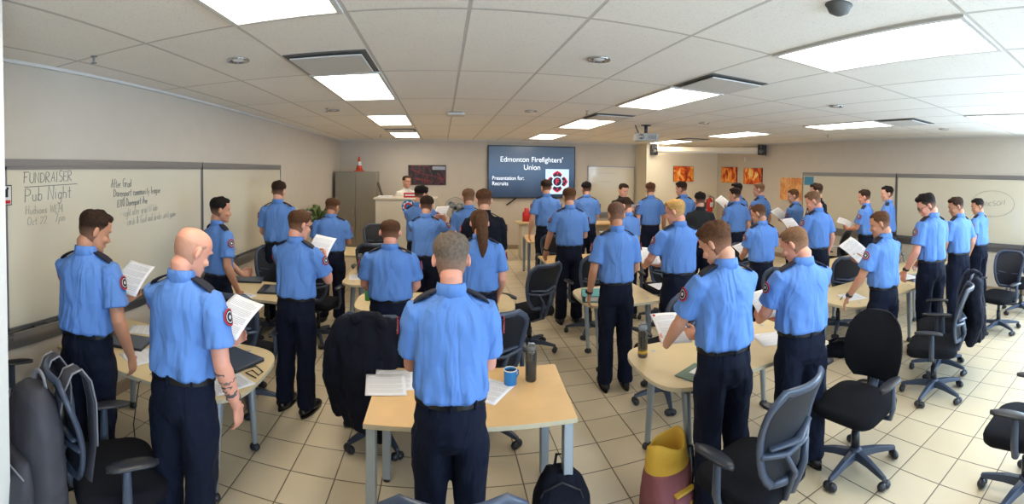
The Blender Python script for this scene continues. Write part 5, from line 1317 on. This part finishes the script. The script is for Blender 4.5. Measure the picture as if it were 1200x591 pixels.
person('recruit half hidden behind the one with the shaved head', 735, 290, 732, 230, -25, 'dark', 'crop', ('read', 'read'), None, None, 20, -20, glasses=True)
person('recruit standing below the projector with his back turned', 762, 262, 762, 214, 12, 'brown', 'short', ('hang', 'hang'), None, None, 6, -4)
person('recruit below the orange fire photograph on the alcove wall', 800, 262, 793, 212, -8, 'dark', 'short', ('read', 'read'), (790, 238), None, 14, -28)
person('blond recruit at the middle of the room', 795, 316, 790, 233, 6, 'blond', 'short', ('read', 'read'), (761, 300), 'sheet held low by the blond recruit', 16, -46, skin_=1, build=1.05)
person('man in a black polo shirt behind the blond recruit', 820, 280, 815, 225, 20, 'black', 'short', ('clasp', 'clasp'), None, None, 6, 0, 'polo', group='instructors and officers in dark clothing')
person('recruit in front of the fire extinguisher side of the right corner', 862, 270, 857, 220, 4, 'dark', 'short', ('read', 'hang'), None, None, 8, -36)
person('recruit nearest the smaller fire photograph, holding an upright sheet', 864, 262, 856, 214, -10, 'black', 'short', ('hold1', 'clasp'), (847, 237), 'upright white sheet held beside the far corner', 8, -40)
person('recruit with cropped hair reading left of the third row table', 892, 304, 885, 238, 8, 'brown', 'crop', ('read', 'clasp'), (872, 293), 'sheet held by the recruit with cropped hair in the third row', 22, -36, skin_=2)
person('recruit beneath the bright orange fire photograph', 890, 262, 885, 214, -14, 'lbrown', 'crop', ('clasp', 'hang'), None, None, 8, -24)
person('recruit holding a sheet in front of the pale orange poster', 931, 270, 928, 221, -14, 'brown', 'crop', ('hold1', 'hold1'), (913, 251), 'tilted sheet held in front of the pale orange poster', 14, -34)
person('recruit with sloped head reading next to the blue note', 957, 288, 950, 223, 0, 'lbrown', 'short', ('read', 'hang'), (927, 264), 'bright sheet held by the recruit below the blue note', 26, -38, skin_=1, build=1.05)
person('person in a black jacket behind the readers, under the blue note', 957, 270, 950, 213, -12, 'dark', 'short', ('clasp', 'clasp'), None, None, 8, -34, 'jacket', group='instructors and officers in dark clothing', Hr=(1.7, 1.97))
person('curly dark-haired recruit reading in the right foreground', 848, 400, 845, 257, 4, 'brown', 'curly', ('read', 'read'), (786, 384), 'large printed sheet held by the curly-haired recruit', 32, -30, skin_=0, build=1.02)
person('recruit with faded sides reading behind the rounded table, right foreground', 939, 382, 937, 263, 14, 'lbrown', 'crop', ('read', 'read'), (896, 356), 'sheet held by the recruit with faded sides', 28, -36, skin_=1, build=1.1)
person('recruit at the right whiteboard raising a sheet in profile', 1014, 273, 1012, 222, -14, 'dark', 'short', ('read', 'read'), (990, 261), 'raised sheet held in profile at the right whiteboard', 12, -14, skin_=1)
person('recruit standing closest against the right whiteboard, back row', 1040, 270, 1038, 218, -24, 'black', 'short', ('clasp', 'clasp'), None, None, 8, -24)
person('recruit with a wristwatch leaning one hand on the right table', 1035, 332, 1032, 246, 2, 'brown', 'crop', ('table', 'hold1'), (1001, 293), 'curved sheet held by the recruit leaning on the right table', 20, -34, skin_=2, watch=-1, build=1.05)
person('recruit with glasses and black hair looking down at the right', 1091, 302, 1081, 225, 14, 'black', 'full', ('hang', 'clasp'), None, None, 30, -52, skin_=1, glasses=True, watch=-1, build=1.06, arm_t={-1: (-.27, .12, .92)}, face=True)
person('dark-haired recruit between the one with glasses and the last recruit', 1123, 294, 1116, 230, 12, 'dark', 'short', ('clasp', 'hang'), None, None, 20, -50, skin_=2, face=True, build=1.05)
person('last recruit nearest the circled name on the right whiteboard', 1147, 285, 1141, 232, 8, 'black', 'short', ('hang', 'clasp'), None, None, 16, -46, skin_=2, face=True)
for q in LOGIC: print('PAPER', q)
bpy.context.view_layer.update()
dg = bpy.context.evaluated_depsgraph_get()
for o in [o for o in S.objects if o.type == 'FONT']:      # lettering becomes plain mesh
    me = bpy.data.meshes.new_from_object(o.evaluated_get(dg)); n_ = o.name.split('.')[0]
    k_ = bpy.data.objects.new('tmp', me); COL.objects.link(k_); k_.parent = o.parent; k_.location = o.location; k_.rotation_euler = o.rotation_euler; k_.scale = o.scale
    bpy.data.objects.remove(o); k_.name = n_
# ------------------------------------------------------------------ world and look
w = bpy.data.worlds.new('room_world'); S.world = w; w.use_nodes = True
w.node_tree.nodes['Background'].inputs['Color'].default_value = (.6, .75, 1, 1); w.node_tree.nodes['Background'].inputs['Strength'].default_value = .6
S.view_settings.view_transform = 'Standard'; S.view_settings.look = 'None'; S.view_settings.gamma = 1; S.view_settings.exposure = .46; S.view_settings.use_curve_mapping = False
S.cycles.max_bounces = 6; S.cycles.diffuse_bounces = 4; S.cycles.glossy_bounces = 3; S.cycles.transmission_bounces = 5
